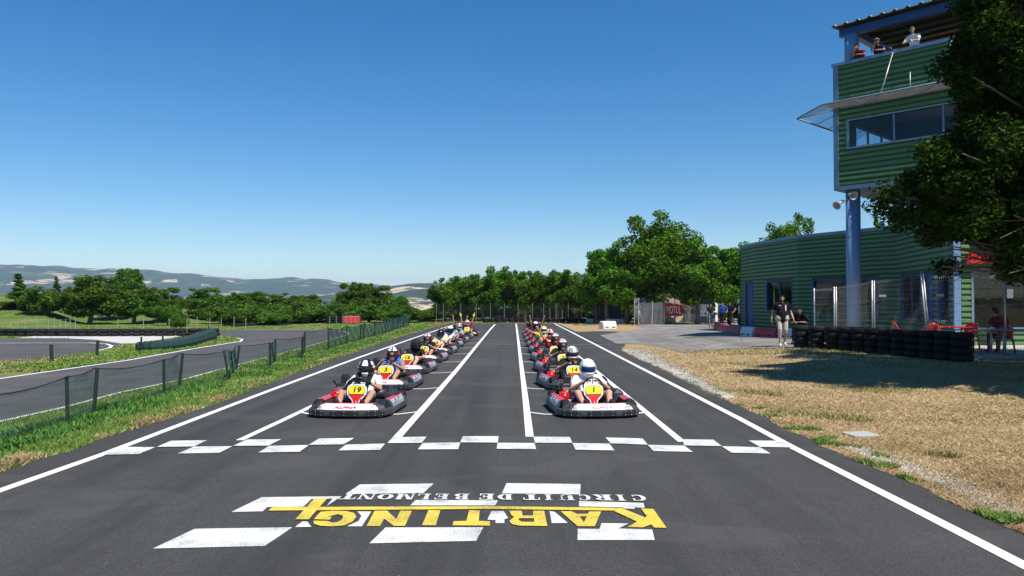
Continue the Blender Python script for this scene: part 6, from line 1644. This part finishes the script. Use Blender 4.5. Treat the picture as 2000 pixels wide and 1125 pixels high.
GRY = grassmat('half_dry_grass', [(0, (.10, .13, .03)), (.4, (.22, .21, .06)), (1, (.40, .32, .15))])
def curve_x(pts):
    P = sorted([(p.y, p.x) for p in pts]); ys = np.array([p[0] for p in P]); xs = np.array([p[1] for p in P]); return lambda y: np.interp(y, ys, xs)
fl = curve_x([p for p in le if p.y > 0]); fm_ = curve_x([gp(*q) for q in MID[:12]]); fr2 = curve_x([p for p in reg if not (p.y > 27.5 and p.x > 4.2)])
def zs(P):
    return np.array([gz(x, y) for x, y in P[:, :2]])
def ydist(n, y0, y1, k=1.6):
    u = rng.random(n); a, b = y0 ** (1 - k), y1 ** (1 - k); return (a + (b - a) * u) ** (1 / (1 - k))
def vnoise(X, Y, s, o=0): return np.array([noise.noise(Vector((x * s, y * s, o))) for x, y in zip(X, Y)])
n = 90000; Y = ydist(n, 6.0, 56, 1.5); xl, xr = fm_(Y), fl(Y); X = xl + (xr - xl) * rng.random(n) + rng.normal(size=n) * .03
X = np.minimum(X, xr + .05 * rng.random(n)); P = np.stack([X, Y, np.zeros(n)], 1)
nn_ = vnoise(X, Y, .9); fen = np.abs(X + 6.35) < .45
for lo, hi, nm in ((5, 14, 1.0), (14, 26, 1.6), (26, 60, 2.6)):
    s = (Y >= lo) & (Y < hi); blades('grass', P[s], .036 * (1 + .22 * nm), .006 * nm, .85, GRM)
s = fen & (nn_ > -.05); blades('weeds', P[s][:14000], .085, .015, .8, WEED)
s = (xr - X < .35) & (nn_ < -.05); blades('dry_grass', P[s][:12000], .06, .009, .9, STRAW)
# the burnt lawn on the right
n = 230000; Y = ydist(n, 5.2, 30, 1.7); x0 = fr2(Y); X = x0 + (np.minimum(Y * .72 + 1.5, 24) - x0) * rng.random(n) ** 1.1 + rng.random(n) * .02
keep = np.ones(n, bool)
pe = curve_x([gp(*q) for q in ((1222, 673), (1250, 672.5), (1303, 680), (1340, 690))]); ybound = lambda X: np.interp(X, [4.6, 5.3, 6.3, 7.2, 9.5, 12], [gp(1222, 676).y, gp(1262, 677).y, gp(1320, 685).y, gp(1373, 685).y, gp(1520, 682).y, gp(1600, 682).y])
keep &= Y < ybound(X) + rng.normal(size=n) * .15; P = np.stack([X, Y, np.zeros(n)], 1)[keep]; P[:, 2] = zs(P); X, Y = P[:, 0], P[:, 1]
nn_ = vnoise(X, Y, .7, 3); n2 = vnoise(X, Y, 2.5, 5)
edge = (X - fr2(Y)) < .35 + .25 * n2; strip_g = (Y > ybound(X) - 2.6 - 1.5 * nn_) & (X > 6.0)
s = strip_g; blades('half_dry_grass', P[s], .07, .012, .8, GRY)
s = (~strip_g) & ~(edge & (n2 > .22)); 
for lo, hi, k_ in ((5, 11, 1.0), (11, 18, 1.5), (18, 31, 2.3)):
    q = s & (Y >= lo) & (Y < hi); blades('burnt_grass', P[q], .036 * (1 + .15 * k_), .0046 * k_, 1.35, STRAW)
s = edge & (n2 > .22); blades('weeds', P[s], .05, .010, .9, GRM)
s = (nn_ > .38) & (~edge); blades('green_tufts', P[s][:9000], .07, .008, .8, GRY)
# loose stones along the right-hand edge of the track
def stones(name, P, size, m):
    n = len(P); base = np.array([[1, 0, 0], [-1, 0, 0], [0, 1, 0], [0, -1, 0], [0, 0, .8], [0, 0, -.5]], float); f = np.array([[0, 2, 4], [2, 1, 4], [1, 3, 4], [3, 0, 4], [2, 0, 5], [1, 2, 5], [3, 1, 5], [0, 3, 5]])
    sc_ = size * rng.uniform(.4, 1.5, (n, 1, 1)) * rng.uniform(.6, 1.3, (n, 6, 1)); V = base[None] * sc_; a = rng.random(n) * 6.28; c, s_ = np.cos(a)[:, None], np.sin(a)[:, None]
    x = V[:, :, 0] * c - V[:, :, 1] * s_; y = V[:, :, 0] * s_ + V[:, :, 1] * c; V = np.stack([x, y, V[:, :, 2]], 2) + P[:, None, :]
    F = (f[None] + (np.arange(n) * 6)[:, None, None]).reshape(-1, 3); return tag(link(name, fast_mesh(name, V.reshape(-1, 3), F, m)), kind='stuff')
STN = grassmat('grey_stones', [(0, (.22, .21, .19)), (.5, (.36, .35, .32)), (1, (.55, .53, .50))])
n = 5200; Y = ydist(n, 5.0, 9.3, 1.5); X = fr2(Y) + .28 + np.abs(rng.normal(size=n)) * .16 - .1 * rng.random(n); P = np.stack([X, Y, np.full(n, .004)], 1); stones('loose_stones', P, .014, STN)
n = 7000; Y = ydist(n, 14.0, 28.2, 1.4); X = fr2(Y) + .05 + np.abs(rng.normal(size=n)) * (.10 + .014 * (Y - 14) ** 1.2); P = np.stack([X, Y, np.zeros(n)], 1); P[:, 2] = zs(P) + .004; stones('loose_stones', P, .022, STN)
# meadow grass of the island and banks, coarser with distance
n = 90000; Y = ydist(n, 19, 75, 1.3); X = -(4.9 + rng.random(n) * (Y * .72 - 4)); P = np.stack([X, Y, np.zeros(n)], 1)
def in_poly(P, poly):
    x, y = P[:, 0], P[:, 1]; ins = np.zeros(len(P), bool); m_ = len(poly)
    for i in range(m_):
        a, b = poly[i], poly[(i + 1) % m_]; c = ((a.y > y) != (b.y > y)) & (x < (b.x - a.x) * (y - a.y) / ((b.y - a.y) + 1e-12) + a.x); ins ^= c
    return ins
bad = in_poly(P, GPS(MID)) | in_poly(P, GPS(LT)) | in_poly(P, GPS([(30, 660.6), (70, 656), (200, 655), (370, 655), (330, 661), (262, 672), (238, 671.5), (190, 664), (125, 660.8)])) | in_poly(P, main_poly)
P = P[~bad]; P[:, 2] = zs(P)
nn_ = vnoise(P[:, 0], P[:, 1], .25, 9); blades('meadow_grass', P[nn_ <= .12], .055, .02, .9, GRM); blades('half_dry_grass', P[nn_ > .12], .06, .02, .9, GRY)
n = 9000; Y = rng.uniform(57, 66, n); X = rng.uniform(-7, 16, n); P = np.stack([X, Y, np.zeros(n)], 1); P = P[~in_poly(P, main_poly) & ((Y > 64) | (X > 4.5) | (X < -4))]; P = P[(P[:, 1] < 66) & ~((P[:, 0] > 9) & (P[:, 1] < 61))]; blades('half_dry_grass', P, .08, .03, .8, GRY)

# ------------------------------------------------------------------ summer haze
hz = MB(); hz.box((0, 4600, 90), (16000, 9600, 400)); hm = bpy.data.materials.new('haze_air'); hm.use_nodes = True; t = hm.node_tree; t.nodes.clear()
o_ = t.nodes.new('ShaderNodeOutputMaterial'); pv = t.nodes.new('ShaderNodeVolumePrincipled'); pv.inputs['Density'].default_value = 1.05e-4; pv.inputs['Color'].default_value = (.60, .80, 1, 1); pv.inputs['Anisotropy'].default_value = .0
t.links.new(pv.outputs[0], o_.inputs['Volume']); hb = hz.build('haze', hm); tag(hb, kind='stuff')
